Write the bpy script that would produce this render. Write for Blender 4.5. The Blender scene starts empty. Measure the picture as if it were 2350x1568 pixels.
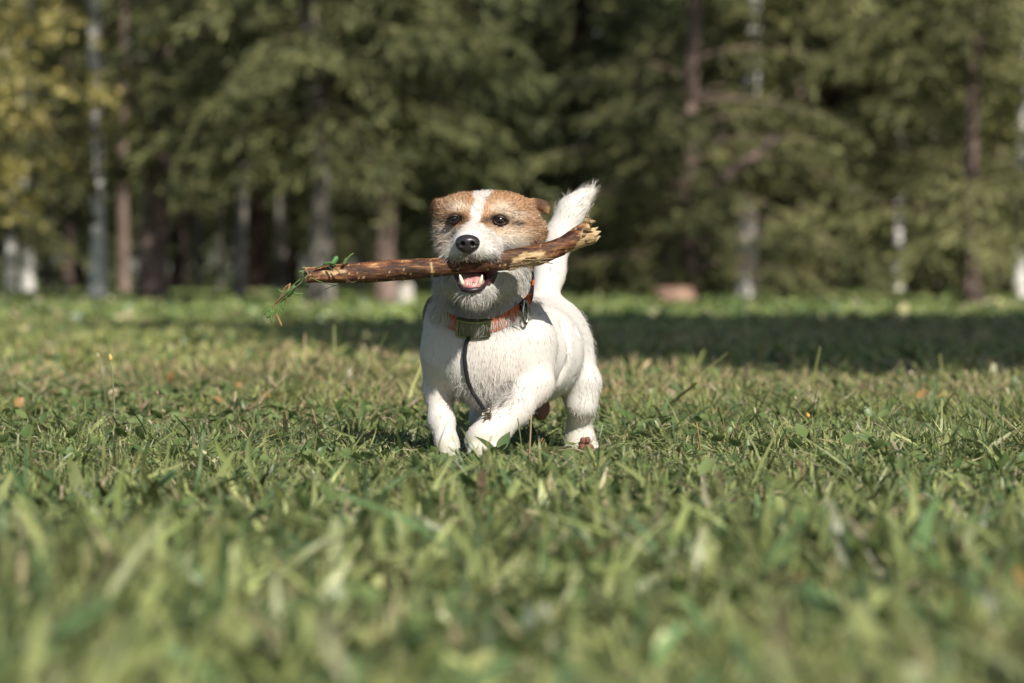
import bpy, math
import numpy as np
from mathutils import Vector, Matrix

# ------------------------------------------------------------------ camera, sky, sun, exposure
scene = bpy.context.scene
col = scene.collection
CAM_H, FPX, CX, CY, HORIZON = 0.269, 2350 * 135 / 36, 1175.0, 784.0, 620.0
PITCH = math.atan((CY - HORIZON) / FPX)
cam_data = bpy.data.cameras.new('camera')
cam_data.lens, cam_data.sensor_width = 135, 36
cam_data.clip_start, cam_data.clip_end = 0.05, 2000
cam_data.dof.use_dof = True
cam_data.dof.focus_distance = 5.455
cam_data.dof.aperture_fstop = 6.2
cam_data.dof.aperture_blades = 0
cam = bpy.data.objects.new('camera', cam_data)
cam.location = (0, 0, CAM_H)
cam.rotation_euler = (math.pi / 2 - PITCH, 0, 0)
col.objects.link(cam)
scene.camera = cam

SUN_EL, SUN_AZ = math.radians(38), math.radians(23)       # azimuth: to the right of straight behind the camera
to_sun = Vector((math.sin(SUN_AZ) * math.cos(SUN_EL), -math.cos(SUN_AZ) * math.cos(SUN_EL), math.sin(SUN_EL)))
world = bpy.data.worlds.new('World')
scene.world = world
world.use_nodes = True
wn = world.node_tree
sky = wn.nodes.new('ShaderNodeTexSky')
sky.sky_type = 'NISHITA'
sky.sun_disc = False
sky.sun_elevation = SUN_EL
sky.sun_rotation = math.atan2(to_sun.x, to_sun.y)
wn.links.new(sky.outputs[0], wn.nodes['Background'].inputs[0])
wn.nodes['Background'].inputs[1].default_value = 0.068
sun_data = bpy.data.lights.new('sun', 'SUN')
sun_data.energy = 5.0
sun_data.angle = math.radians(0.6)
sun_data.color = (1.0, 0.93, 0.83)
sun = bpy.data.objects.new('sun', sun_data)
sun.rotation_euler = (-to_sun).to_track_quat('-Z', 'Y').to_euler()
sun.location = (4, -6, 12)
col.objects.link(sun)
scene.view_settings.view_transform = 'Standard'
scene.view_settings.look = 'None'
scene.view_settings.exposure = 0.28
scene.view_settings.gamma = 1.0
scene.render.engine = 'CYCLES'
scene.cycles.use_denoising = True
scene.cycles.max_bounces = 6
scene.cycles.diffuse_bounces = 3
scene.cycles.glossy_bounces = 2
scene.cycles.transmission_bounces = 3
scene.cycles.sample_clamp_indirect = 6

# ------------------------------------------------------------------ helpers
rng = np.random.default_rng(7)


def at(px, py, Y):
    """point at depth Y seen at (px, py) of the 2350 px wide photograph"""
    u, v = (px - CX) / FPX, -(py - CY) / FPX
    c, s = math.cos(PITCH), math.sin(PITCH)
    dy, dz = c + v * s, -s + v * c
    return np.array([u * Y / dy, Y, CAM_H + dz * Y / dy])


def base_depth(py):
    """distance at which the ground shows at row py"""
    return CAM_H * FPX / (py - HORIZON)


def make_mesh(name, verts, faces, m=None, parent=None, colors=None, smooth=False, flat_attr=None):
    """faces: an int array (n,3)/(n,4) or a list of such arrays"""
    if not isinstance(faces, list):
        faces = [faces]
    faces = [np.asarray(f, dtype=np.int32) for f in faces if len(f)]
    me = bpy.data.meshes.new(name)
    verts = np.asarray(verts, dtype=np.float32)
    me.vertices.add(len(verts))
    me.vertices.foreach_set('co', verts.ravel())
    loops = np.concatenate([f.ravel() for f in faces])
    sizes = np.concatenate([np.full(len(f), f.shape[1], dtype=np.int32) for f in faces])
    starts = np.concatenate([[0], np.cumsum(sizes)[:-1]]).astype(np.int32)
    me.loops.add(len(loops))
    me.loops.foreach_set('vertex_index', loops)
    me.polygons.add(len(sizes))
    me.polygons.foreach_set('loop_start', starts)
    me.polygons.foreach_set('loop_total', sizes)
    me.polygons.foreach_set('use_smooth', np.full(len(sizes), bool(smooth)))
    me.update(calc_edges=True)
    me.validate()
    if colors is not None:
        a = me.color_attributes.new('tint', 'FLOAT_COLOR', 'POINT')
        c4 = np.ones((len(verts), 4), dtype=np.float32)
        c4[:, :3] = colors
        a.data.foreach_set('color', c4.ravel())
    ob = bpy.data.objects.new(name, me)
    if m is not None:
        me.materials.append(m)
    col.objects.link(ob)
    if parent is not None:
        ob.parent = parent
    return ob


def tag(o, label=None, cat=None, group=None, kind=None):
    if label: o['label'] = label
    if cat: o['category'] = cat
    if group: o['group'] = group
    if kind: o['kind'] = kind
    return o


def empty(name, loc=(0, 0, 0), rz=0.0):
    o = bpy.data.objects.new(name, None)
    o.empty_display_size = 0.1
    o.location = loc
    o.rotation_euler = (0, 0, rz)
    col.objects.link(o)
    return o


def copy_tree(o, parent=None):
    c = o.copy()
    col.objects.link(c)
    if parent is not None:
        c.parent = parent
    for ch in list(o.children):
        copy_tree(ch, c)
    return c


def norm(v):
    v = np.asarray(v, dtype=float)
    return v / np.maximum(np.linalg.norm(v, axis=-1, keepdims=True), 1e-9)


_lat2 = np.random.default_rng(3).random((64, 64))
_lat3 = np.random.default_rng(4).random((32, 32, 32))


def noise2(x, y):
    x, y = np.asarray(x, float), np.asarray(y, float)
    xi, yi = np.floor(x).astype(int), np.floor(y).astype(int)
    fx, fy = x - xi, y - yi
    fx, fy = fx * fx * (3 - 2 * fx), fy * fy * (3 - 2 * fy)
    g = lambda a, b: _lat2[a % 64, b % 64]
    return (g(xi, yi) * (1 - fx) + g(xi + 1, yi) * fx) * (1 - fy) + (g(xi, yi + 1) * (1 - fx) + g(xi + 1, yi + 1) * fx) * fy


def noise3(p):
    p = np.asarray(p, float)
    i = np.floor(p).astype(int)
    f = p - i
    f = f * f * (3 - 2 * f)
    out = 0
    for a in (0, 1):
        for b in (0, 1):
            for c in (0, 1):
                w = (f[..., 0] if a else 1 - f[..., 0]) * (f[..., 1] if b else 1 - f[..., 1]) * (f[..., 2] if c else 1 - f[..., 2])
                out = out + w * _lat3[(i[..., 0] + a) % 32, (i[..., 1] + b) % 32, (i[..., 2] + c) % 32]
    return out


def sstep(a, b, x):
    t = np.clip((np.asarray(x, float) - a) / (b - a), 0, 1)
    return t * t * (3 - 2 * t)


def ground_z(x, y):
    """gentle unevenness of the lawn"""
    k = 0.02 * (noise2(np.asarray(x) * 0.9 + 7.3, np.asarray(y) * 0.9 + 2.1) - 0.5) + 0.012 * (noise2(np.asarray(x) * 3.1, np.asarray(y) * 3.1) - 0.5)
    d = np.hypot(np.asarray(x), np.asarray(y) - 5.6)
    return k * sstep(0.15, 0.7, d)


class MB:
    """collects tubes, cards and blocks, then links them as ONE mesh object"""
    def __init__(self):
        self.v, self.t, self.q, self.c, self.n = [], [], [], [], 0

    def add(self, verts, quads=None, tris=None, color=None):
        verts = np.asarray(verts, float)
        self.v.append(verts)
        if quads is not None and len(quads): self.q.append(np.asarray(quads) + self.n)
        if tris is not None and len(tris): self.t.append(np.asarray(tris) + self.n)
        c = np.ones((len(verts), 3)) if color is None else np.broadcast_to(np.asarray(color, float), (len(verts), 3))
        self.c.append(c)
        self.n += len(verts)

    def tube(self, pts, radii, sides=8, color=None, bump=0.0, seed=0, cap=True, squash=None):
        pts = np.asarray(pts, float)
        n = len(pts)
        radii = np.broadcast_to(np.asarray(radii, float), (n,))
        t = norm(np.gradient(pts, axis=0))
        up = np.array([0.0, 0.0, 1.0]) if abs(t[0][2]) < 0.8 else np.array([0.0, 1.0, 0.0])
        u = norm(np.cross(t, up)); w = norm(np.cross(u, t))
        a = np.linspace(0, 2 * math.pi, sides, endpoint=False)
        r = radii[:, None] * np.ones((1, sides))
        if bump:
            nz = noise3(np.stack([np.cos(a)[None, :] * 1.3 + seed + 0 * r, np.sin(a)[None, :] * 1.3 + 0 * r, np.arange(n)[:, None] * 0.8 + seed * 3 + 0 * r], -1))
            r = r * (1 + bump * (nz - 0.5) * 2)
        ca, sa = np.cos(a)[None, :, None], np.sin(a)[None, :, None]
        if squash is not None: sa = sa * squash
        v = pts[:, None, :] + r[..., None] * (ca * u[:, None, :] + sa * w[:, None, :])
        v = v.reshape(-1, 3)
        i = np.arange(n - 1)[:, None] * sides
        j = np.arange(sides)[None, :]
        k = (j + 1) % sides
        q = np.stack([i + j, i + k, i + sides + k, i + sides + j], -1).reshape(-1, 4)
        tr = None
        if cap:
            v = np.vstack([v, pts[0], pts[-1]])
            c0, c1, e = n * sides, n * sides + 1, (n - 1) * sides
            j = np.arange(sides); k = (j + 1) % sides
            tr = np.vstack([np.stack([0 * j + c0, k, j], -1), np.stack([0 * j + c1, e + j, e + k], -1)])
        self.add(v, q, tr, color)

    def build(self, name, m=None, parent=None, smooth=True):
        faces = []
        if self.q: faces.append(np.vstack(self.q))
        if self.t: faces.append(np.vstack(self.t))
        return make_mesh(name, np.vstack(self.v), faces, m, parent, np.vstack(self.c), smooth)


# ------------------------------------------------------------------ materials
def new_mat(name):
    m = bpy.data.materials.new(name)
    m.use_nodes = True
    nt = m.node_tree
    return m, nt, nt.nodes['Principled BSDF'], nt.nodes['Material Output']


def node(nt, kind, **kw):
    n = nt.nodes.new(kind)
    for k, v in kw.items():
        if isinstance(k, str) and hasattr(n, k): setattr(n, k, v)
    return n


def ramp(nt, fac, stops):
    r = nt.nodes.new('ShaderNodeValToRGB')
    cr = r.color_ramp
    while len(cr.elements) < len(stops): cr.elements.new(0.5)
    for e, (p, c) in zip(cr.elements, stops):
        e.position = p
        e.color = (*c, 1)
    nt.links.new(fac, r.inputs[0])
    return r.outputs[0]


def noise_node(nt, vec, scale, detail=4, rough=0.6):
    n = nt.nodes.new('ShaderNodeTexNoise')
    n.inputs['Scale'].default_value = scale
    n.inputs['Detail'].default_value = detail
    n.inputs['Roughness'].default_value = rough
    if vec is not None: nt.links.new(vec, n.inputs['Vector'])
    return n.outputs['Fac']


def mapped(nt, scale=(1, 1, 1), kind='Object'):
    tc = nt.nodes.new('ShaderNodeTexCoord')
    mp = nt.nodes.new('ShaderNodeMapping')
    mp.inputs['Scale'].default_value = scale
    nt.links.new(tc.outputs[kind], mp.inputs['Vector'])
    return mp.outputs[0]


def bump_to(nt, bsdf, height, strength, dist):
    b = nt.nodes.new('ShaderNodeBump')
    b.inputs['Strength'].default_value = strength
    b.inputs['Distance'].default_value = dist
    nt.links.new(height, b.inputs['Height'])
    nt.links.new(b.outputs[0], bsdf.inputs['Normal'])


def tinted(name, rough=0.6, spec=0.3, translucent=0.0, mul=None):
    """material whose colour is the per-piece tint of the mesh"""
    m, nt, b, out = new_mat(name)
    at_ = nt.nodes.new('ShaderNodeVertexColor')
    at_.layer_name = 'tint'
    c = at_.outputs[0]
    nt.links.new(c, b.inputs['Base Color'])
    b.inputs['Roughness'].default_value = rough
    b.inputs['Specular IOR Level'].default_value = spec
    if translucent > 0:
        tr = nt.nodes.new('ShaderNodeBsdfTranslucent')
        nt.links.new(c, tr.inputs[0])
        mx = nt.nodes.new('ShaderNodeMixShader')
        mx.inputs[0].default_value = translucent
        nt.links.new(b.outputs[0], mx.inputs[1])
        nt.links.new(tr.outputs[0], mx.inputs[2])
        nt.links.new(mx.outputs[0], out.inputs[0])
    return m


def plain(name, rgb, rough=0.5, spec=0.5, metal=0.0, nscale=0, namt=0.15):
    m, nt, b, out = new_mat(name)
    if nscale:
        f = noise_node(nt, mapped(nt), nscale)
        c = ramp(nt, f, [(0.3, tuple(x * (1 - namt) for x in rgb)), (0.7, tuple(min(1, x * (1 + namt)) for x in rgb))])
        nt.links.new(c, b.inputs['Base Color'])
    else:
        b.inputs['Base Color'].default_value = (*rgb, 1)
    b.inputs['Roughness'].default_value = rough
    b.inputs['Specular IOR Level'].default_value = spec
    b.inputs['Metallic'].default_value = metal
    return m


def bark_mat(name, dark, light, sc=(9, 9, 2.2), spec=0.15):
    m, nt, b, out = new_mat(name)
    v = mapped(nt, sc)
    f = noise_node(nt, v, 1.6, 6, 0.65)
    nt.links.new(ramp(nt, f, [(0.3, dark), (0.5, tuple((a + c) / 2 for a, c in zip(dark, light))), (0.68, light)]), b.inputs['Base Color'])
    b.inputs['Roughness'].default_value = 0.9
    b.inputs['Specular IOR Level'].default_value = spec
    bump_to(nt, b, f, 0.9, 0.02)
    return m


def birch_mat():
    m, nt, b, out = new_mat('birch_bark')
    f = noise_node(nt, mapped(nt, (2.2, 2.2, 9)), 1.3, 5, 0.62)
    g = noise_node(nt, mapped(nt, (4, 4, 4)), 1.0, 2)
    add = nt.nodes.new('ShaderNodeMath'); add.operation = 'ADD'
    nt.links.new(f, add.inputs[0]); nt.links.new(g, add.inputs[1])
    nt.links.new(ramp(nt, add.outputs[0], [(0.0, (0.03, 0.028, 0.026)), (0.74, (0.07, 0.065, 0.06)), (0.82, (0.48, 0.47, 0.44)), (0.97, (0.72, 0.70, 0.66))]), b.inputs['Base Color'])
    b.inputs['Roughness'].default_value = 0.75
    b.inputs['Specular IOR Level'].default_value = 0.2
    bump_to(nt, b, f, 0.5, 0.01)
    return m


M_grass = tinted('grass_blade', 0.42, 0.5, 0.22)
M_leaf = tinted('leaf', 0.42, 0.45, 0.25)
M_needle = tinted('needle_spray', 0.6, 0.25, 0.12)
M_birch = birch_mat()
M_bark_pink = bark_mat('conifer_bark', (0.08, 0.055, 0.045), (0.33, 0.245, 0.21))
M_bark_red = bark_mat('reddish_bark', (0.09, 0.05, 0.032), (0.30, 0.19, 0.13))
M_bark_dark = bark_mat('dark_bark', (0.02, 0.014, 0.011), (0.075, 0.05, 0.04))
M_bark_grey = bark_mat('grey_bark', (0.06, 0.05, 0.045), (0.34, 0.31, 0.27))


def soil_mat():
    m, nt, b, out = new_mat('lawn_soil')
    v = mapped(nt)
    f = noise_node(nt, v, 1.2, 6, 0.7)
    g = noise_node(nt, v, 60, 4, 0.7)
    mx = nt.nodes.new('ShaderNodeMath'); mx.operation = 'MULTIPLY_ADD'
    mx.inputs[1].default_value = 0.5
    nt.links.new(g, mx.inputs[0])
    h = nt.nodes.new('ShaderNodeMath'); h.operation = 'MULTIPLY'; h.inputs[1].default_value = 0.5
    nt.links.new(f, h.inputs[0]); nt.links.new(h.outputs[0], mx.inputs[2])
    nt.links.new(ramp(nt, mx.outputs[0], [(0.35, (0.06, 0.075, 0.03)), (0.5, (0.10, 0.13, 0.045)), (0.65, (0.17, 0.17, 0.08))]), b.inputs['Base Color'])
    b.inputs['Roughness'].default_value = 0.95
    b.inputs['Specular IOR Level'].default_value = 0.1
    bump_to(nt, b, g, 0.8, 0.02)
    return m


# ------------------------------------------------------------------ the lawn
def axis_grid(fine, coarse):
    return np.array(sorted(set(np.round(list(fine) + list(coarse), 4))))


gx = axis_grid(np.arange(-6, 6.01, 0.15), [-600, -300, -120, -60, -35, -20, -14, -10, -8, 8, 10, 14, 20, 35, 60, 120, 300, 600])
gy = axis_grid(np.arange(-3, 24.01, 0.15), [-400, -100, -40, -15, -8, -5, 26, 30, 35, 42, 50, 65, 90, 130, 250, 700])
GX, GY = np.meshgrid(gx, gy, indexing='ij')
GZ = ground_z(GX, GY)
vi = np.arange(GX.size).reshape(GX.shape)
gq = np.stack([vi[:-1, :-1], vi[1:, :-1], vi[1:, 1:], vi[:-1, 1:]], -1).reshape(-1, 4)
lawn = make_mesh('lawn_ground', np.stack([GX, GY, GZ], -1).reshape(-1, 3), gq, soil_mat(), smooth=True)
tag(lawn, 'soil and turf sheet of the park lawn', 'lawn', kind='structure')


def low_patch(x, y):
    """1 where the turf is trodden short round the dog's feet"""
    return np.clip(np.exp(-(((x + 0.01) / 0.40) ** 2 + ((y - 5.28) / 0.34) ** 2) ** 1.5) + np.exp(-(((x - 0.11) / 0.12) ** 2 + ((y - 5.72) / 0.2) ** 2)), 0, 1)


def dry(x, y):
    n = noise2(x * 0.55 + 3, y * 0.35 + 9) * 0.6 + noise2(x * 1.7, y * 1.1 + 5) * 0.4
    return sstep(0.5, 0.78, n + 0.24 * np.exp(-(((y - 8.6) / 2.0) ** 2)) * (0.35 + 0.65 * sstep(-0.3, 1.2, x + 0.3)))


def blades(n, y0, y1, hmul, wid, segs, seed, zone_k=0.17, zone_c=0.22, dens_pow=1.0, stray=0.025):
    r = np.random.default_rng(seed)
    # uniform over the trapezoid the view covers, with a margin at the sides
    y = np.sqrt(r.random(n) * (y1 ** 2 - y0 ** 2) + y0 ** 2)
    x = (r.random(n) * 2 - 1) * (zone_k * y + zone_c)
    # tufts: pull blades towards tuft centres
    cell = 0.045 * (1 + 0.10 * y)
    jx = (np.floor(x / cell) + 0.5 + 0.6 * (noise2(np.floor(x / cell) * 1.7, np.floor(y / cell) * 2.3) - 0.5)) * cell
    jy = (np.floor(y / cell) + 0.5 + 0.6 * (noise2(np.floor(x / cell) * 2.9 + 5, np.floor(y / cell) * 1.3) - 0.5)) * cell
    k = r.random(n) * 0.65
    x, y = x + (jx - x) * k, y + (jy - y) * k
    z = ground_z(x, y)
    patch = 0.45 + 1.15 * noise2(x * 2.6 + 11, y * 2.1) ** 1.4 + 0.25 * noise2(x * 9, y * 8)
    h = 0.036 * patch * (0.6 + 0.75 * r.random(n)) * hmul
    tall = r.random(n) < stray
    h = np.where(tall, h * (1.4 + 1.0 * r.random(n)), h)
    lp = low_patch(x, y)
    h *= 1 - 0.84 * lp
    w = wid * (0.55 + 0.9 * r.random(n)) * (1 - 0.25 * lp)
    broad = r.random(n) < 0.14
    w = np.where(broad, w * 1.9, w)
    ang = r.random(n) * 2 * math.pi
    dx, dy = np.cos(ang), np.sin(ang)
    lean = np.abs(r.normal(0.28, 0.42, n)) * (1 + 0.8 * lp)
    flop = r.random(n) < 0.2
    lean = np.where(flop, lean + 1.0, lean)
    curve = r.normal(0.25, 0.45, n)
    wa = ang + math.pi / 2 + r.normal(0, 0.7, n)
    wx, wy = np.cos(wa), np.sin(wa)
    L = h[:, None]
    ts = np.linspace(0, 1, segs + 1)[None, :]
    hor = L * (lean[:, None] * ts + curve[:, None] * ts ** 2)
    ver = L * (ts - 0.30 * np.clip(lean[:, None] - 0.3, 0, 2) * ts ** 2)
    px = x[:, None] + dx[:, None] * hor
    py = y[:, None] + dy[:, None] * hor
    pz = z[:, None] - 0.004 + np.maximum(ver, 0.003 * ts)
    tipw = np.where(r.random(n) < 0.4, 0.35 + 0.4 * r.random(n), 0.05)[:, None]
    ww = w[:, None] * (1 - (1 - tipw) * ts ** 2.0) * (0.75 + 0.6 * np.sin(math.pi * np.clip(ts * 0.9 + 0.05, 0, 1)) * 0.5) * 0.5
    tw = r.normal(0, 0.5, n)[:, None] * ts
    wx2 = wx[:, None] * np.cos(tw) - wy[:, None] * np.sin(tw)
    wy2 = wx[:, None] * np.sin(tw) + wy[:, None] * np.cos(tw)
    wz = r.normal(0, 0.35, n)[:, None] + 0 * ts
    A = np.stack([px - wx2 * ww, py - wy2 * ww, pz - wz * ww], -1)
    B = np.stack([px + wx2 * ww, py + wy2 * ww, pz + wz * ww], -1)
    V = np.stack([A, B], 2).reshape(n, -1, 3)
    m = (segs + 1) * 2
    idx = np.arange(n)[:, None] * m
    q = []
    for s in range(segs):
        q.append(np.stack([idx[:, 0] + 2 * s, idx[:, 0] + 2 * s + 1, idx[:, 0] + 2 * s + 3, idx[:, 0] + 2 * s + 2], -1))
    Q = np.vstack(q)
    # colours of blades: deep, mid and yellow greens, some bluish, some straw
    g1, g2, g3, g4 = np.array([0.074, 0.112, 0.031]), np.array([0.172, 0.218, 0.067]), np.array([0.305, 0.328, 0.128]), np.array([0.082, 0.136, 0.053])
    straw, brown = np.array([0.40, 0.34, 0.20]), np.array([0.22, 0.15, 0.09])
    a = r.random(n)[:, None]
    c = g1 + (g2 - g1) * a
    b2 = (noise2(x * 1.3, y * 1.1 + 40) * 0.8 + r.random(n) * 0.6 - 0.25)[:, None]
    c = c + (g3 - c) * np.clip(b2, 0, 0.85)
    bl = (r.random(n) < 0.24)[:, None]
    c = np.where(bl, g4 * (0.7 + 0.6 * a), c)
    dd = dry(x, y)
    st = (r.random(n) < 0.05 + 0.30 * dd)[:, None]
    c = np.where(st, straw * (0.55 + 0.6 * r.random(n)[:, None]), c)
    br = (r.random(n) < 0.012 + 0.05 * dd)[:, None]
    c = np.where(br, brown, c)
    c = c * (0.7 + 0.6 * r.random(n)[:, None])
    C = np.repeat(c, m, axis=0)
    return V.reshape(-1, 3), Q, C


v, q, c = blades(76000, 1.7, 6.4, 0.95, 0.0032, 3, 21)
grass_near = make_mesh('lawn_grass', v, q, M_grass, colors=c)
v, q, c = blades(62000, 6.3, 9.0, 1.0, 0.0040, 2, 26, stray=0.012)
tag(make_mesh('lawn_grass', v, q, M_grass, colors=c * np.array([1.18, 1.12, 1.1])), 'strip of mown grass just behind the dog', 'grass', kind='stuff')
tag(grass_near, 'short green mown grass of the lawn around the dog', 'grass', kind='stuff')
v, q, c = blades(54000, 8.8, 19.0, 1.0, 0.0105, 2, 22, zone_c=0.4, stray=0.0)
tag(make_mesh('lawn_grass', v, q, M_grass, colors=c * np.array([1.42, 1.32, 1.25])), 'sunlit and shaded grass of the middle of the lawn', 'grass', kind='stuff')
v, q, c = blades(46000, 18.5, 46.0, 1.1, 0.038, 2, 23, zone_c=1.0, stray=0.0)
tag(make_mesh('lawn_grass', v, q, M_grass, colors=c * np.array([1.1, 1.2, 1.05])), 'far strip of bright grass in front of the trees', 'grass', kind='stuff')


def ovals(n, y0, y1, seed):
    """small round clover and plantain leaves low in the turf"""
    r = np.random.default_rng(seed)
    y = np.sqrt(r.random(n) * (y1 ** 2 - y0 ** 2) + y0 ** 2)
    x = (r.random(n) * 2 - 1) * (0.17 * y + 0.22)
    keep = noise2(x * 3 + 1, y * 2.5 + 8) + 0.3 * r.random(n) > 0.62
    x, y = x[keep], y[keep]; n = len(x)
    z = ground_z(x, y) + (0.008 + 0.026 * r.random(n)) * (1 - 0.8 * low_patch(x, y))
    L = 0.011 + 0.020 * r.random(n) ** 2
    W = L * (0.45 + 0.4 * r.random(n))
    a = r.random(n) * 2 * math.pi
    tilt = r.normal(0.35, 0.35, n)
    d = np.stack([np.cos(a) * np.cos(tilt), np.sin(a) * np.cos(tilt), np.sin(tilt)], -1)
    s = norm(np.cross(d, np.stack([r.normal(0, .3, n), r.normal(0, .3, n), np.ones(n)], -1)))
    nn = np.cross(s, d)
    p = np.stack([x, y, z], -1)
    pts = [p, p + d * (L * .35)[:, None] + s * (W * .45)[:, None], p + d * (L * .75)[:, None] + s * (W * .38)[:, None], p + d * L[:, None],
           p + d * (L * .75)[:, None] - s * (W * .38)[:, None], p + d * (L * .35)[:, None] - s * (W * .45)[:, None], p + d * (L * .5)[:, None] - nn * (W * .18)[:, None]]
    V = np.stack(pts, 1)
    i = np.arange(n)[:, None] * 7
    T = np.vstack([np.hstack([i + 6, i + k, i + (k + 1) % 6]) for k in range(6)])
    c = np.array([0.085, 0.14, 0.042]) + (np.array([0.20, 0.26, 0.095]) - np.array([0.085, 0.14, 0.042])) * r.random(n)[:, None]
    return V.reshape(-1, 3), T, np.repeat(c, 7, axis=0)


v, q, c = ovals(13000, 1.8, 9.0, 31)
tag(make_mesh('clover_cover', v, q, M_leaf, colors=c, smooth=True), 'small clover and plantain leaves mixed low into the turf', 'ground cover', kind='stuff')


def clippings(n, y0, y1, seed):
    r = np.random.default_rng(seed)
    y = np.sqrt(r.random(n) * (y1 ** 2 - y0 ** 2) + y0 ** 2)
    x = (r.random(n) * 2 - 1) * (0.17 * y + 0.22)
    z = ground_z(x, y) + (0.006 + 0.030 * r.random(n)) * (1 - 0.8 * low_patch(x, y))
    L = 0.012 + 0.035 * r.random(n) ** 2
    W = 0.0012 + 0.0016 * r.random(n)
    a = r.random(n) * 2 * math.pi
    tilt = r.normal(0, 0.22, n)
    d = np.stack([np.cos(a) * np.cos(tilt), np.sin(a) * np.cos(tilt), np.sin(tilt)], -1)
    s = norm(np.cross(d, np.array([0, 0, 1.0])) + r.normal(0, .3, (n, 3)))
    p = np.stack([x, y, z], -1)
    mid = p + np.array([0, 0, 1]) * (L * 0.12)[:, None]
    e0, e1 = p - d * (L / 2)[:, None], p + d * (L / 2)[:, None]
    sw = s * (W / 2)[:, None]
    V = np.stack([e0 - sw, e0 + sw, mid - sw * 1.3, mid + sw * 1.3, e1 - sw * .6, e1 + sw * .6], 1)
    i = np.arange(n)[:, None] * 6
    Q = np.vstack([np.hstack([i, i + 1, i + 3, i + 2]), np.hstack([i + 2, i + 3, i + 5, i + 4])])
    c = np.array([0.42, 0.37, 0.23]) + (np.array([0.25, 0.19, 0.12]) - np.array([0.42, 0.37, 0.23])) * r.random(n)[:, None] ** 1.5
    gr = (r.random(n) < 0.35)[:, None]
    c = np.where(gr, np.array([0.24, 0.28, 0.13]), c)
    return V.reshape(-1, 3), Q, np.repeat(c, 6, axis=0)


v, q, c = clippings(9000, 1.9, 10.0, 32)
tag(make_mesh('grass_clippings', v, q, M_leaf, colors=c), 'dry pale mowing clippings strewn through the turf', 'clippings', kind='stuff')

# coarse, wider blades that stand out of the turf
v, q, c = blades(5200, 1.7, 7.0, 1.08, 0.0062, 4, 24, stray=0.0)
c = np.clip(c * np.repeat(np.random.default_rng(6).uniform(0.6, 1.7, 5200), 10)[:, None], 0.01, 0.62)
tag(make_mesh('coarse_grass', v, q, M_grass, colors=c), 'coarse wide grass blades standing out of the turf', 'grass', kind='stuff')
v, q, c = blades(6000, 1.6, 4.4, 1.5, 0.0085, 5, 25, stray=0.0)
c = np.clip(c * np.repeat(np.random.default_rng(8).uniform(0.4, 1.7, 6000), 12)[:, None], 0.01, 0.6)
tag(make_mesh('coarse_grass', v, q, M_grass, colors=c), 'long broad blurred grass blades of the nearest strip of lawn', 'grass', kind='stuff')
# ------------------------------------------------------------------ trees
# boughs that are missing in front of a trunk: (left, right, top, bottom) as the gap is seen from the path, and the trunk's depth
CLEAR = [(203, 249, -400, 690, 33.4), (308, 392, 445, 690, 34), (698, 772, 500, 700, 29.6), (858, 916, 520, 700, 30), (532, 566, 515, 690, 33.4), (1684, 1748, 470, 695, 36.6), (1625, 1700, 375, 432, 33.9), (1690, 1772, 312, 380, 33.9), (2043, 2081, 450, 560, 45),
         (2043, 2081, 640, 680, 45), (2322, 2372, 590, 690, 34.4), (2228, 2264, 150, 430, 29), (1556, 1606, -200, 190, 39.6)]


def open_gaps(P, loc):
    g = P + np.asarray(loc)
    u = CX + g[:, 0] / g[:, 1] * FPX; w = HORIZON - (g[:, 2] - CAM_H) / g[:, 1] * FPX
    keep = np.ones(len(P), bool)
    rk = np.random.default_rng(len(P)).random(len(P))
    for (a, b, t, bt, D) in CLEAR:
        keep &= ~((u > a) & (u < b) & (w > t) & (w < bt) & (g[:, 1] < D) & (rk < 0.93))
    return keep


def sprays(p, d, L, W, r, c0, c1, droop=0.3):
    """double-pointed leaf or needle-spray cards at points p along directions d"""
    n = len(p)
    d = norm(d + r.normal(0, 0.28, (n, 3)) + np.array([0, 0, -droop]))
    s = norm(np.cross(d, r.normal(0, 1, (n, 3)) + np.array([0, 0, 0.8])))
    L = L * (0.65 + 0.7 * r.random(n)); W = W * (0.65 + 0.7 * r.random(n))
    nn = np.cross(s, d)
    a = p; b = p + d * (L * .45)[:, None] + s * (W * .5)[:, None] + nn * (W * .15)[:, None]
    e = p + d * L[:, None]
    f = p + d * (L * .45)[:, None] - s * (W * .5)[:, None] + nn * (W * .15)[:, None]
    V = np.stack([a, b, e, f], 1).reshape(-1, 3)
    i = np.arange(n)[:, None] * 4
    T = np.vstack([np.hstack([i, i + 1, i + 2]), np.hstack([i, i + 2, i + 3])])
    c = np.asarray(c0) + (np.asarray(c1) - np.asarray(c0)) * r.random(n)[:, None]
    return V, T, np.repeat(c, 4, axis=0)


def trunk_path(H, lean, r, wob=0.04, n=14):
    t = np.linspace(0, 1, n)
    z = H * t
    x = lean[0] * z + wob * np.sin(z * 1.3 + r.random() * 6) * np.minimum(z, 1.5)
    y = lean[1] * z + wob * np.sin(z * 1.1 + r.random() * 6) * np.minimum(z, 1.5)
    return np.stack([x, y, z - 0.05], -1)


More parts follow.
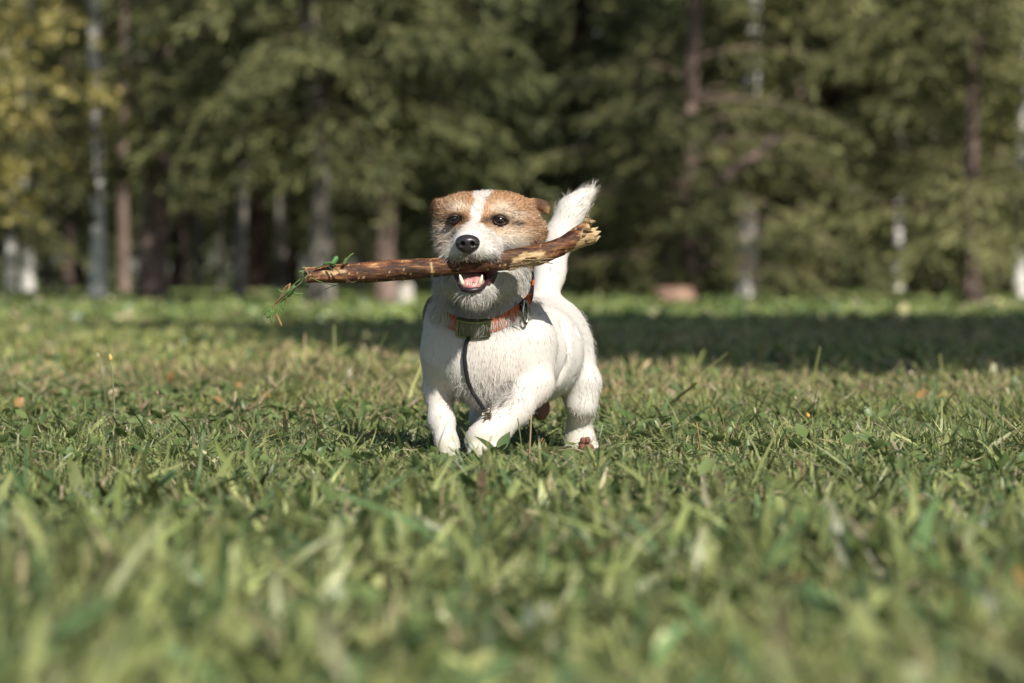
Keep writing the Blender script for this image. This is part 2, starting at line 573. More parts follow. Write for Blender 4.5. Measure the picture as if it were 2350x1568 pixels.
def conifer(loc, w, H, cb, R, seed, bark, label, group=None, lean=(0, 0), gap=None, dens=1.0, c0=(0.05, 0.062, 0.022), c1=(0.125, 0.135, 0.05), low_only=3.4, name='conifer_tree', limb=None, bare_front=False):
    r = np.random.default_rng(seed)
    root = empty(name, loc)
    tag(root, label, 'tree', group)
    P = trunk_path(H, lean, r)
    tz = np.concatenate([[0, 0.12, 0.35], np.linspace(0.8, H, 11)])
    P = np.stack([np.interp(tz, P[:, 2] + 0.05, P[:, 0]), np.interp(tz, P[:, 2] + 0.05, P[:, 1]), tz - 0.05], -1)
    rad = w / 2 * (1 - 0.9 * tz / H) * (1 + 0.55 * np.exp(-tz / 0.16))
    mb = MB(); mb.tube(P, rad, 12, bump=0.10, seed=seed)
    mb.build('trunk', bark, root)
    lim, fol = MB(), MB()
    z, k = cb, 0
    while z < H - 0.25:
        step = 0.24 if z < low_only else 0.55
        nb = int(round((6 if z < low_only else 5) * dens)) + r.integers(0, 2)
        for b in range(nb):
            zz = z + r.random() * step
            if gap and gap[0] < zz < gap[1] and r.random() < 0.93: continue
            frac = min(1.0, (zz - cb) / (H - cb))
            Lb = R * max(0.08, (1 - frac) ** 0.75) * (0.6 + 0.5 * r.random()) * (0.55 + 0.45 * min(1, (zz - cb) / 0.9 + 0.35))
            az = k * 2.4 + r.random() * 0.9; k += 1
            d = np.array([math.cos(az), math.sin(az), 0])
            if bare_front and d[1] < -0.15 and zz < 1.9: Lb *= 0.6
            base = np.array([np.interp(zz, P[:, 2], P[:, 0]), np.interp(zz, P[:, 2], P[:, 1]), zz])
            up, sag = r.uniform(-0.05, 0.45), r.uniform(0.25, 0.65)
            t = np.linspace(0, 1, 6)
            pts = base + d * (Lb * t)[:, None] + np.array([0, 0, 1]) * (Lb * (up * t - sag * t ** 2))[:, None]
            pts[:, 2] = np.maximum(pts[:, 2], 0.10 + 0.1 * r.random())
            lim.tube(pts, np.linspace(0.007 + 0.005 * Lb, 0.003, 6), 5, cap=False, color=(1, 1, 1))
            big = zz > low_only
            nt_ = max(4, int(Lb * (24 if not big else 8) * dens * (0.5 if d[1] > 0.35 else 1.0)))
            tt = 0.15 + 0.85 * r.random(nt_) ** 0.8
            tp = np.stack([np.interp(tt, t, pts[:, j]) for j in range(3)], -1)
            side = np.where(r.random(nt_) < 0.5, -1, 1)[:, None]
            perp = np.cross(d, [0, 0, 1.0])
            td = norm(d * 0.75 + perp * side * (0.5 + 0.6 * r.random(nt_))[:, None] + np.array([0, 0, -1.0]) * (0.1 + 0.75 * r.random(nt_))[:, None])
            tl = (0.16 + 0.30 * r.random(nt_)) * (1.15 - 0.6 * tt) * min(1.4, 0.5 + 0.4 * Lb) * (1.6 if big else 1)
            ns = 9 if not big else 5
            st = np.tile(np.linspace(0.05, 0.95, ns), nt_)
            sp = np.repeat(tp, ns, 0) + np.repeat(td * tl[:, None], ns, 0) * st[:, None] + np.array([0, 0, -0.12]) * (st ** 2 * np.repeat(tl, ns))[:, None]
            sd = np.repeat(td, ns, 0) + r.normal(0, 0.45, (nt_ * ns, 3))
            sp[:, 2] = np.maximum(sp[:, 2], 0.09)
            kp = open_gaps(sp, loc)
            if not kp.any(): continue
            sp, sd = sp[kp], sd[kp]
            tone = 0.75 + 0.5 * r.random()
            V, T, C = sprays(sp, sd, 0.095 if not big else 0.22, 0.026 if not big else 0.08, r, np.array(c0) * tone, np.array(c1) * tone)
            fol.add(V, None, T, C)
        z += step
    if limb is not None:                                       # one thick bare limb that shows in the photograph
        for (q0, q1, r0, r1) in limb:
            q0, q1 = np.array(q0, float), np.array(q1, float)
            t = np.linspace(0, 1, 7)[:, None]
            pts = q0 + (q1 - q0) * t + np.array([0.02, 0, 0.03]) * np.sin(t * 7)
            lim.tube(pts, np.linspace(r0, r1, 7), 8, bump=0.12, seed=seed)
    lb = lim.build('limbs', M_bark_dark if limb is None else bark, root)
    lb['kind'] = 'stuff'
    cr = fol.build('crown', M_needle, root, smooth=False)
    cr['kind'] = 'stuff'
    return root


def broadleaf(loc, w, H, seed, bark, label, lean, lobes, nleaf, Lf, Wf, c0, c1, group=None, name='birch_tree', cat='tree', limbs_n=26, wpow=1.0):
    """lobes: list of (x, y, z, rx, ry, rz) leaf clouds in tree space"""
    r = np.random.default_rng(seed)
    root = empty(name, loc)
    tag(root, label, cat, group)
    tz = np.concatenate([[0, 0.1, 0.3], np.linspace(0.7, H, 15)])
    ph = r.random() * 6
    P = np.stack([lean[0] * tz + 0.012 * np.sin(tz * 2.1 + ph), lean[1] * tz + 0.012 * np.sin(tz * 1.7 + ph), tz - 0.05], -1)
    rad = w / 2 * (1 - 0.86 * (tz / H)) * (1 + 0.45 * np.exp(-tz / 0.13))
    mb = MB(); mb.tube(P, rad, 14, bump=0.07, seed=seed)
    mb.build('trunk', bark, root)
    lim, fol = MB(), MB()
    lobes = np.array(lobes, float)
    wts = (lobes[:, 3] * lobes[:, 4] * lobes[:, 5]) ** wpow; wts /= wts.sum()
    for i in range(limbs_n):
        lo = lobes[r.choice(len(lobes), p=wts)]
        e = lo[:3] + r.normal(0, 0.4, 3) * lo[3:]
        zb = min(H * 0.93, max(0.5, e[2] - 0.25 - 0.55 * np.hypot(e[0], e[1]) * r.uniform(0.3, 1)))
        b = np.array([np.interp(zb, P[:, 2], P[:, 0]), np.interp(zb, P[:, 2], P[:, 1]), zb])
        t = np.linspace(0, 1, 6)[:, None]
        pts = b + (e - b) * t + np.array([0, 0, 0.35]) * (t * (1 - t)) * np.linalg.norm(e - b)
        lim.tube(pts, np.linspace(w * 0.12, 0.005, 6), 6, cap=False)
    which = r.choice(len(lobes), size=nleaf // 14, p=wts)
    g = norm(r.normal(0, 1, (len(which), 3))) * (r.random(len(which)) ** 0.45)[:, None]
    cen = lobes[which, :3] + g * lobes[which, 3:]
    p = np.repeat(cen, 14, 0) + r.normal(0, 1, (len(cen) * 14, 3)) * 0.30 * min(0.55, float(lobes[:, 3:].mean()) * 0.5)
    p[:, 2] = np.maximum(p[:, 2], 0.25)
    d = r.normal(0, 1, p.shape)
    tone = np.repeat(0.7 + 0.6 * r.random(len(cen)), 14)
    V, T, C = sprays(p, d, Lf, Wf, r, c0, c1, droop=0.8)
    fol.add(V, None, T, C * np.repeat(tone, 4)[:, None])
    lb = lim.build('limbs', M_bark_dark, root); lb['kind'] = 'stuff'
    cr = fol.build('crown', M_leaf, root, smooth=False); cr['kind'] = 'stuff'
    return root


def gp(px, by):
    D = base_depth(by)
    p = at(px, by, D)
    return (float(p[0]), float(p[1]), 0.0), D


OL0, OL1 = (0.092, 0.100, 0.042), (0.235, 0.238, 0.100)
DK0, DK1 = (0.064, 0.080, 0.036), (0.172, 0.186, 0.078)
YL0, YL1 = (0.19, 0.18, 0.06), (0.49, 0.42, 0.14)

loc, D = gp(345, 690)
conifer(loc, 68 / FPX * D, 11, 1.0, 1.7, 101, M_bark_pink, 'tree with the thickest pinkish brown trunk, right of the slim white birch', lean=(0.035, 0), bare_front=True, c0=OL0, c1=OL1,
        limb=[((0.12, -0.1, 1.0), (0.95, -0.3, 1.55), 0.045, 0.03)])
loc, D = gp(735, 700)
conifer(loc, 54 / FPX * D, 10.5, 1.05, 1.7, 102, M_bark_grey, 'tree whose pale grey trunk rises behind the ragged end of the stick', lean=(-0.02, 0), c0=DK0, c1=OL1)
loc, D = gp(885, 699)
conifer(loc, 48 / FPX * D, 11, 1.2, 1.6, 103, M_bark_pink, 'tree with brown trunk just beyond the stick, beside the pale stone', c0=DK0, c1=DK1)
loc, D = gp(1330, 677)
conifer(loc, 0.26, 11, 0.12, 1.95, 104, M_bark_dark, 'dense dark spruce behind the dog with boughs down to the grass', dens=1.35, c0=DK0, c1=(0.175, 0.20, 0.082), name='spruce_tree')
loc, D = gp(1585, 688)
conifer(loc, 40 / FPX * D, 12, 0.15, 1.75, 105, M_bark_pink, 'tall conifer with a bare bit of pale trunk at the top edge, above the tail', gap=(1.85, 3.2), dens=1.15, c0=DK0, c1=OL1,
        limb=[((0.18, -0.9, 1.02), (0.72, -1.0, 1.44), 0.050, 0.040)])
loc, D = gp(1895, 683)
conifer(loc, 0.20, 11, 0.25, 2.8, 106, M_bark_dark, 'broad olive conifer between the two right-hand birches', c0=OL0, c1=OL1, dens=1.1)
loc, D = gp(2233, 702)
conifer(loc, 40 / FPX * D, 9, 0.42, 1.55, 107, M_bark_pink, 'conifer with pale brown upper trunk and dark foot at the far right', gap=(0.95, 1.75), c0=OL0, c1=OL1)
loc, D = gp(2440, 684)
conifer(loc, 0.25, 10, 0.2, 2.1, 108, M_bark_dark, 'olive conifer whose boughs hang in at the right edge', c0=OL0, c1=OL1)
loc, D = gp(-110, 676)
conifer(loc, 0.25, 10, 0.9, 2.2, 109, M_bark_dark, 'conifer whose boughs hang in at the left edge behind yellow leaves', c0=DK0, c1=OL1)
loc, D = gp(590, 674)
conifer(loc, 0.24, 11, 1.1, 2.5, 110, M_bark_dark, 'leaning conifer between the thick trunk and the stick end', c0=DK0, c1=OL1,
        limb=[((-0.9, -1.2, 1.15), (-0.05, -1.3, 1.62), 0.04, 0.035)])
loc, D = gp(1090, 672)
conifer(loc, 0.26, 11, 0.9, 2.3, 111, M_bark_dark, 'conifer straight above the dog with deep dark gaps', c0=DK0, c1=OL1)

loc, D = gp(225, 691)
sx = D / FPX
broadleaf(loc, 33 * sx, 8.5, 201, M_birch, 'slim white birch with yellowing leaves at the left', (-0.008, 0), [
    (-0.48, -0.9, 1.72, 0.38, 0.35, 0.30), (0.08, -0.9, 1.68, 0.19, 0.2, 0.24), (-0.25, -0.8, 2.3, 0.5, 0.35, 0.25), (-0.75, -0.8, 1.15, 0.25, 0.3, 0.22), (-0.62, -0.8, 0.80, 0.22, 0.25, 0.10),
    (0.66, -1.0, 2.28, 0.09, 0.1, 0.10), (0.30, -0.9, 1.48, 0.1, 0.1, 0.05), (-0.5, -0.8, 2.75, 0.5, 0.4, 0.3), (-0.15, -0.9, 1.25, 0.3, 0.3, 0.2), (-0.7, -0.9, 2.0, 0.35, 0.4, 0.3), (0, 0, 3.6, 1.0, 0.9, 0.7), (0, 0, 5.2, 1.2, 1.1, 1.2), (0, 0, 7.2, 0.8, 0.8, 1.2)],
    3000, 0.075, 0.058, YL0, YL1, wpow=0.33)
for (px, by, wpx, sd, lab) in ((1712, 685, 47, 202, 'bright white birch trunk in full sun right of the spruce'),
                               (2062, 672, 25, 203, 'thin white birch second from the right edge'),
                               (2343, 689, 30, 204, 'white birch trunk cut off by the right edge'),
                               (550, 691, 30, 205, 'slim greyish birch trunk midway between thick trunk and stick')):
    loc, D = gp(px, by)
    hang = [] if sd == 205 else [(0.0, -0.45, zz, 0.34, 0.25, 0.22) for zz in ((1.15, 1.5, 1.9, 2.3, 2.7, 3.1) if sd == 202 else (0.75, 1.1, 1.5, 1.9, 2.3, 2.8) if sd == 204 else (1.5, 2.0, 2.5, 3.0))]
    broadleaf(loc, wpx / FPX * D, 8.5, sd, M_birch if sd != 205 else M_bark_grey, lab, (0.02 if sd == 202 else 0.004, 0.0), [
        (0, 0.2, 3.6, 0.9, 0.9, 0.7), (0, 0.2, 5.2, 1.2, 1.2, 1.2), (0, 0.1, 7.0, 0.8, 0.8, 1.1)] + hang, 3600, 0.075, 0.05, (0.09, 0.10, 0.035), (0.24, 0.23, 0.085), wpow=0.33)

# pale trunks standing deeper in the wood
far = [(28, 672, 22, 'birch'), (62, 674, 30, 'birch'), (160, 671, 24, 'pink'), (282, 676, 26, 'pink'), (118, 670, 16, 'grey'), (455, 670, 20, 'grey'), (505, 668, 14, 'grey'), (640, 669, 11, 'grey'),
       (655, 671, 12, 'grey'), (820, 668, 14, 'grey'), (425, 668, 12, 'pink'), (1000, 668, 20, 'grey'), (1660, 668, 12, 'grey'), (1830, 668, 16, 'pink'), (2145, 669, 14, 'grey'), (2290, 671, 14, 'pink')]
fm = {'birch': M_birch, 'pink': M_bark_pink, 'grey': M_bark_grey}
fl = {28: 'narrow whitish trunk at the very left edge of the wood', 62: 'broader whitish trunk second from the left edge', 160: 'brownish trunk between the left edge and the slim birch', 282: 'brownish trunk between slim birch and thickest trunk',
      118: 'thin grey trunk left of the brownish one near the left edge', 455: 'grey trunk deep in shade right of the thickest trunk', 505: 'thin grey trunk just left of the greyish birch', 640: 'very thin grey trunk deep in shade left of the stick end',
      655: 'thin grey trunk deep in shade beside the stick end', 820: 'thin grey trunk seen above the middle of the stick', 425: 'thin brownish trunk close behind the thickest trunk', 1000: 'grey trunk hidden close behind the dog\'s head',
      1660: 'thin grey trunk left of the bright white birch', 1830: 'brownish trunk right of the bright white birch', 2145: 'thin grey trunk right of the thin white birch', 2290: 'thin brownish trunk near the birch at the right edge'}
for i, (px, by, wpx, kd) in enumerate(far):
    loc, D = gp(px, by)
    broadleaf(loc, wpx / FPX * D, 8, 300 + i, fm[kd], fl[px], (0.01 * math.sin(i * 3), 0), [(0, 0.3, 3.2, 1.0, 1.0, 0.7), (0, 0.2, 4.9, 1.3, 1.3, 1.2), (0, 0, 6.8, 0.9, 0.9, 1.0)],
              1600, 0.11, 0.075, (0.045, 0.058, 0.02), (0.13, 0.135, 0.05), group='trunks deep in the wood', name='wood_tree', limbs_n=14)

# second and third row of conifers: copies of two builds
deep_label = 'dark conifer deep in the wood behind the front row'
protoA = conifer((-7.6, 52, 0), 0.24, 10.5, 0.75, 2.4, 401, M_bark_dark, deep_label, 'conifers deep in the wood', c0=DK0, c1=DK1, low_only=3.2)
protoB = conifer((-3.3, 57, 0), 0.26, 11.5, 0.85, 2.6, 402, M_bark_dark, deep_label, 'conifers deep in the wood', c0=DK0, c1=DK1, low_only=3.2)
rr = np.random.default_rng(55)
spots = [(-10.5, 49), (-5.4, 56), (-1.0, 53), (0.9, 58), (3.1, 52), (5.2, 57), (7.2, 51), (9.7, 55), (12, 50), (-12.5, 56)]
spots += [(x, 66 + 5 * rr.random()) for x in np.arange(-15, 15.1, 2.5)]
spots += [(x, 79 + 5 * rr.random()) for x in np.arange(-17, 17.1, 2.6)]
for i, (x, y) in enumerate(spots):
    o = copy_tree(protoA if i % 2 else protoB)
    o.location = (x + rr.normal(0, 0.3), y, 0)
    o.rotation_euler = (0, 0, rr.random() * 6.28)
    s = 0.9 + 0.35 * rr.random()
    o.scale = (s, s, s)

# the wood beyond reads as one dark mass
nf = 22000
P = np.stack([rr.uniform(-30, 30, nf), rr.uniform(92, 101, nf), rr.random(nf) ** 0.9 * 13 + 0.1], -1)
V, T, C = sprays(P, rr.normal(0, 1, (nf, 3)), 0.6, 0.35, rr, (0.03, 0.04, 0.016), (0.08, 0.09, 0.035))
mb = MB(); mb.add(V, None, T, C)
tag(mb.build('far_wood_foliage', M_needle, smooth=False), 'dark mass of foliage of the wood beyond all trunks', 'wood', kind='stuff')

# the tree that stands beside the photographer, outside the frame, and shades the middle of the lawn
Hc = 6.6
k = Hc / math.tan(SUN_EL)
sh = lambda x, y: (x + k * math.sin(SUN_AZ), y - k * math.cos(SUN_AZ))
tx, ty = sh(3.2, 16.0)
lob = []
for (x, y, dz, a, b, c_) in ((0.95, 11.3, -0.3, 0.95, 0.95, 0.8), (2.1, 11.2, -0.2, 1.05, 1.05, 0.9), (3.3, 11.2, 0, 1.2, 1.2, 1.0), (0.3, 12.6, 0, 0.8, 0.8, 0.7), (1.5, 12.6, 0, 1.1, 1.1, 1.0), (-0.45, 13.6, 0, 0.45, 0.4, 0.35), (-1.1, 16.8, 0, 0.6, 0.5, 0.4), (-0.5, 15.4, 0, 0.55, 0.5, 0.45), (2.2, 14.0, 0, 1.3, 1.4, 1.4), (3.6, 14.6, 0.2, 1.7, 1.7, 1.5), (2.0, 16.2, 0.2, 1.6, 1.6, 1.5), (4.0, 17.0, 0.5, 1.8, 1.8, 1.7), (0.2, 18.3, 0.0, 1.3, 1.0, 0.9), (1.6, 18.2, 0.3, 1.4, 1.3, 1.2),
                            (5.4, 15.5, 0.2, 1.8, 1.8, 1.6), (0.7, 15.6, 0, 1.1, 1.2, 1.0)):
    q_ = sh(x, y)
    lob.append((q_[0] - tx, q_[1] - ty, Hc + dz, a, b, c_))
broadleaf((tx, ty, 0), 0.42, 8.2, 501, M_bark_grey, 'leafy maple beside the photographer shading the lawn behind the dog', (0, 0), lob, 52000, 0.32, 0.27, (0.06, 0.08, 0.025), (0.15, 0.16, 0.05), name='maple_tree', limbs_n=40)

# low brown stump and a pale stone between the trunks
def lump(name, px, by, wpx, hpx, seed, m, label, cat, sy=0.8, flat=0.0):
    loc, D = gp(px, by)
    a, hgt = wpx / 2 / FPX * D, hpx / FPX * D
    u, w = np.linspace(0, 2 * math.pi, 28, endpoint=False), np.linspace(0, 1, 12)
    U, W = np.meshgrid(u, w)
    rad = np.where(W < 0.72, 1 - 0.18 * W, (1 - 0.18 * 0.72) * np.sqrt(np.clip(1 - ((W - 0.72) / 0.28) ** 2, 0, 1)))
    zz = np.where(W < 0.72, W * 1.2, 0.864 + 0.136 * np.sin((W - 0.72) / 0.28 * math.pi / 2) * (1 - flat))
    nz = noise3(np.stack([np.cos(U) * 1.7 + seed, np.sin(U) * 1.7, W * 3], -1)) - 0.5
    rad = rad * (1 + 0.35 * nz)
    zz = zz * (1 + 0.35 * (noise3(np.stack([np.cos(U) * 1.2 + 5 + seed, np.sin(U) * 1.2, W], -1)) - 0.5))
    v = np.stack([np.cos(U) * rad * a, np.sin(U) * rad * a * sy, zz * hgt - 0.02], -1).reshape(-1, 3)
    i = (np.arange(11)[:, None] * 28); j = np.arange(28)[None, :]; k2 = (j + 1) % 28
    q = np.stack([i + j, i + k2, i + 28 + k2, i + 28 + j], -1).reshape(-1, 4)
    o = make_mesh(name, v, q, m, smooth=True)
    o.location = loc
    return tag(o, label, cat)


lump('tree_stump', 1545, 700, 104, 48, 1.0, bark_mat('stump_wood', (0.16, 0.09, 0.065), (0.42, 0.28, 0.21), (6, 6, 6)), 'low wide weathered brown stump in the grass under the spruce', 'stump', flat=0.6)
lump('pale_stone', 930, 700, 42, 52, 2.0, plain('stone', (0.55, 0.51, 0.45), 0.9, 0.2, nscale=8), 'small pale boulder at the foot of the brown trunk', 'boulder')
# ------------------------------------------------------------------ distance fields for the dog
def smin(a, b, k):
    h = np.clip(0.5 + 0.5 * (b - a) / k, 0, 1)
    return b + (a - b) * h - k * h * (1 - h)


def cone_d(p, a, b, ra, rb):
    """distance to a round cone"""
    a, b = np.asarray(a, float), np.asarray(b, float)
    ba = b - a
    t = np.clip(((p - a) @ ba) / (ba @ ba), 0, 1)
    return np.linalg.norm(p - a - t[..., None] * ba, axis=-1) - (ra + (rb - ra) * t)


def ell_d(p, c, rad, rot=None):
    q = p - np.asarray(c, float)
    if rot is not None: q = q @ rot
    rad = np.asarray(rad, float)
    k0 = np.linalg.norm(q / rad, axis=-1)
    k1 = np.linalg.norm(q / rad ** 2, axis=-1)
    return k0 * (k0 - 1.0) / np.maximum(k1, 1e-6)


def rotm(yaw=0, pitch=0, roll=0):
    return np.array(Matrix.Rotation(math.radians(yaw), 3, 'Z') @ Matrix.Rotation(math.radians(pitch), 3, 'X') @ Matrix.Rotation(math.radians(roll), 3, 'Y'))


class Prim:
    def __init__(s, kind, a, b, flow, fl, k=0.02, rot=None):
        s.kind, s.a, s.b, s.flow, s.fl, s.k, s.rot = kind, a, b, flow, fl, k, rot

    def d(s, p):
        if s.kind == 'c': return cone_d(p, s.a[0], s.a[1], s.b[0], s.b[1])
        return ell_d(p, s.a, s.b, s.rot)

    def box(s, m):
        if s.kind == 'c':
            pts, r = np.array(s.a), max(s.b)
        else:
            pts, r = np.array([s.a]), max(s.b)
        return pts.min(0) - r - m, pts.max(0) + r + m


def C(p0, p1, r0, r1, flow, fl=0.010, k=0.02):
    return Prim('c', (at(*p0), at(*p1)), (r0, r1), np.array(flow, float), fl, k)


def E(p, rad, flow, fl=0.010, k=0.02, rot=None):
    return Prim('e', at(*p), rad, np.array(flow, float), fl, k, rot)


class Field:
    def __init__(s, lo, hi, h):
        s.lo, s.h = np.array(lo, float), h
        s.n = np.ceil((np.array(hi) - s.lo) / h).astype(int) + 1
        s.F = np.full(s.n, 0.2, dtype=np.float32)

    def region(s, blo, bhi):
        i0 = np.clip(np.floor((blo - s.lo) / s.h).astype(int), 0, s.n)
        i1 = np.clip(np.ceil((bhi - s.lo) / s.h).astype(int) + 1, 0, s.n)
        sl = tuple(slice(a, b) for a, b in zip(i0, i1))
        ax = [s.lo[j] + s.h * np.arange(i0[j], i1[j]) for j in range(3)]
        return sl, np.stack(np.meshgrid(*ax, indexing='ij'), -1)

    def union(s, pr):
        sl, P = s.region(*pr.box(0.045))
        if P.size: s.F[sl] = smin(s.F[sl], pr.d(P), pr.k)

    def carve(s, pr, k=0.004):
        sl, P = s.region(*pr.box(0.02))
        if P.size: s.F[sl] = -smin(-s.F[sl], pr.d(P), k)

    def sample(s, p):
        q = (np.asarray(p, float) - s.lo) / s.h
        q = np.clip(q, 0, s.n - 1.001)
        i = np.floor(q).astype(int); f = q - i
        out = 0
        for a in (0, 1):
            for b in (0, 1):
                for c in (0, 1):
                    w = (f[..., 0] if a else 1 - f[..., 0]) * (f[..., 1] if b else 1 - f[..., 1]) * (f[..., 2] if c else 1 - f[..., 2])
                    out = out + w * s.F[i[..., 0] + a, i[..., 1] + b, i[..., 2] + c]
        return out

    def grad(s, p, e=None):
        e = e or s.h * 1.2
        g = [s.sample(p + e * np.eye(3)[j]) - s.sample(p - e * np.eye(3)[j]) for j in range(3)]
        return norm(np.stack(g, -1))

    def mesh(s):
        """surface nets"""
        F = s.F
        ins = F < 0
        nx, ny, nz = F.shape
        cnt = np.zeros((nx - 1, ny - 1, nz - 1), np.int8)
        for a in (0, 1):
            for b in (0, 1):
                for c in (0, 1):
                    cnt += ins[a:nx - 1 + a, b:ny - 1 + b, c:nz - 1 + c]
        act = (cnt > 0) & (cnt < 8)
        idx = np.argwhere(act)
        vid = np.full(act.shape, -1, np.int64)
        vid[act] = np.arange(len(idx))
        pos = np.zeros((len(idx), 3)); num = np.zeros(len(idx))
        cor = np.array([[a, b, c] for a in (0, 1) for b in (0, 1) for c in (0, 1)])
        val = np.stack([F[idx[:, 0] + a, idx[:, 1] + b, idx[:, 2] + c] for a, b, c in cor], 1)
        for i in range(8):
            for j in range(i + 1, 8):
                if np.abs(cor[i] - cor[j]).sum() != 1: continue
                m = (val[:, i] < 0) != (val[:, j] < 0)
                t = val[m, i] / (val[m, i] - val[m, j])
                pos[m] += cor[i] + (cor[j] - cor[i]) * t[:, None]
                num[m] += 1
        V = s.lo + s.h * (idx + pos / num[:, None])
        quads = []
        for ax in range(3):
            sl0 = [slice(None)] * 3; sl1 = [slice(None)] * 3
            sl0[ax] = slice(0, -1); sl1[ax] = slice(1, None)
            e = ins[tuple(sl0)] != ins[tuple(sl1)]
            I = np.argwhere(e)
            o = [a for a in range(3) if a != ax]
            I = I[(I[:, o[0]] > 0) & (I[:, o[1]] > 0) & (I[:, o[0]] < act.shape[o[0]]) & (I[:, o[1]] < act.shape[o[1]])]
            def g(d0, d1):
                J = I.copy(); J[:, o[0]] -= d0; J[:, o[1]] -= d1
                return vid[J[:, 0], J[:, 1], J[:, 2]]
            q = np.stack([g(1, 1), g(0, 1), g(0, 0), g(1, 0)], -1)
            flip = ins[I[:, 0], I[:, 1], I[:, 2]]
            if ax == 1: flip = ~flip
            q[~flip] = q[~flip][:, ::-1]
            quads.append(q)
        Q = np.vstack(quads)
        return V, Q[(Q >= 0).all(1)]


# ------------------------------------------------------------------ the dog's body
DN, FW = (0, 0, -1), (0, 0.5, -1)
torso = [
    C((1112, 800, 5.615), (1225, 812, 5.75), 0.083, 0.067, (0.15, 0.5, -0.8), 0.008, 0.03),
    C((1225, 812, 5.75), (1258, 768, 5.88), 0.067, 0.060, (0.2, 0.4, -0.8), 0.008, 0.03),
    E((1036, 792, 5.575), (0.042, 0.048, 0.058), (-0.25, 0.15, -1), 0.009, 0.03),
    E((1196, 782, 5.585), (0.048, 0.052, 0.060), (0.3, 0.25, -1), 0.009, 0.03),
    E((1108, 805, 5.545), (0.050, 0.040, 0.066), (0.0, 0.2, -1), 0.012, 0.03),
    E((1134, 886, 5.585), (0.032, 0.045, 0.034), (0.1, 0.3, -1), 0.014, 0.03),
    E((1014, 724, 5.645), (0.028, 0.04, 0.034), (-0.2, 0.3, -1), 0.008, 0.03),
    E((1160, 835, 5.545), (0.026, 0.03, 0.045), (0.2, 0.2, -1), 0.010, 0.02),
    E((1064, 838, 5.548), (0.021, 0.03, 0.036), (-0.1, 0.2, -1), 0.010, 0.02),
    C((1128, 600, 5.54), (1112, 740, 5.585), 0.057, 0.056, (0.0, 0.1, -1), 0.012, 0.035),
    E((1241, 936, 5.82), (0.014, 0.02, 0.019), (0, 0.3, -1), 0.002, 0.025),
]
folds = [((1256, 770, 5.63), (1243, 905, 5.62), 0.010), ((1296, 742, 5.70), (1288, 880, 5.69), 0.008), ((1318, 760, 5.74), (1308, 860, 5.73), 0.007)]
tail = [
    C((1248, 690, 5.90), (1262, 625, 5.935), 0.024, 0.0180, (0.2, 0, 1), 0.010, 0.02),
    C((1262, 625, 5.935), (1282, 545, 5.95), 0.0180, 0.0178, (0.25, 0, 1), 0.008, 0.03),
    C((1282, 545, 5.95), (1312, 484, 5.955), 0.0178, 0.0165, (0.5, 0, 0.9), 0.009, 0.03),
    C((1312, 484, 5.955), (1350, 440, 5.955), 0.0165, 0.0115, (0.65, 0, 0.8), 0.011, 0.03),
]
leg_fl = [   # image left
    C((1028, 835, 5.575), (1006, 890, 5.585), 0.040, 0.0225, (-0.1, 0, -1), 0.008, 0.014),
    C((1006, 890, 5.585), (1013, 965, 5.565), 0.0208, 0.0180, (0.05, 0, -1), 0.007, 0.012),
    C((1013, 965, 5.565), (1026, 1020, 5.55), 0.0180, 0.0155, (0.2, -0.1, -1), 0.007, 0.012),
    C((1026, 1020, 5.55), (1033, 1046, 5.53), 0.0155, 0.0160, (0.2, -0.3, -1), 0.006, 0.012),
    E((1022, 1050, 5.522), (0.008, 0.012, 0.009), (0, -0.3, -1), 0.005, 0.006),
    E((1035, 1052, 5.516), (0.008, 0.012, 0.009), (0, -0.3, -1), 0.005, 0.006),
    E((1047, 1050, 5.522), (0.008, 0.012, 0.009), (0, -0.3, -1), 0.005, 0.006),
]
leg_fr = [   # image right, the raised foreleg
    C((1202, 815, 5.58), (1222, 880, 5.565), 0.046, 0.029, (0.1, 0, -1), 0.008, 0.025),
    C((1222, 880, 5.565), (1180, 940, 5.53), 0.0285, 0.0240, (-0.5, -0.1, -0.8), 0.008, 0.015),
    C((1180, 940, 5.53), (1135, 985, 5.505), 0.0235, 0.0220, (-0.6, -0.1, -0.7), 0.008, 0.012),
    C((1135, 985, 5.505), (1110, 1012, 5.495), 0.0240, 0.0245, (-0.5, -0.1, -0.8), 0.007, 0.012),
    C((1110, 1012, 5.495), (1112, 1040, 5.49), 0.0240, 0.0200, (0, -0.1, -1), 0.007, 0.012),
    E((1088, 1036, 5.475), (0.010, 0.012, 0.013), (-0.1, -0.2, -1), 0.006, 0.006),
    E((1104, 1043, 5.468), (0.010, 0.012, 0.012), (0, -0.2, -1), 0.006, 0.006),
    E((1121, 1043, 5.468), (0.010, 0.012, 0.012), (0, -0.2, -1), 0.006, 0.006),
    E((1137, 1036, 5.476), (0.010, 0.012, 0.012), (0.1, -0.2, -1), 0.006, 0.006),
]
leg_hr = [   # image right hind leg
    C((1296, 812, 5.86), (1333, 880, 5.805), 0.043, 0.029, (0.15, 0, -1), 0.008, 0.03),
    C((1333, 880, 5.805), (1334, 928, 5.80), 0.0285, 0.0205, (0, 0, -1), 0.008, 0.015),
    C((1334, 928, 5.80), (1328, 975, 5.83), 0.0205, 0.0150, (0, 0, -1), 0.008, 0.015),
    C((1328, 975, 5.83), (1331, 1010, 5.83), 0.0170, 0.0215, (0, -0.1, -1), 0.009, 0.012),
    C((1331, 1010, 5.83), (1334, 1038, 5.81), 0.0225, 0.0220, (0, -0.2, -1), 0.009, 0.012),
    E((1308, 1032, 5.795), (0.009, 0.010, 0.013), (-0.3, -0.2, -1), 0.009, 0.006),
    E((1362, 1032, 5.795), (0.009, 0.010, 0.014), (0.3, -0.2, -1), 0.009, 0.006),
]
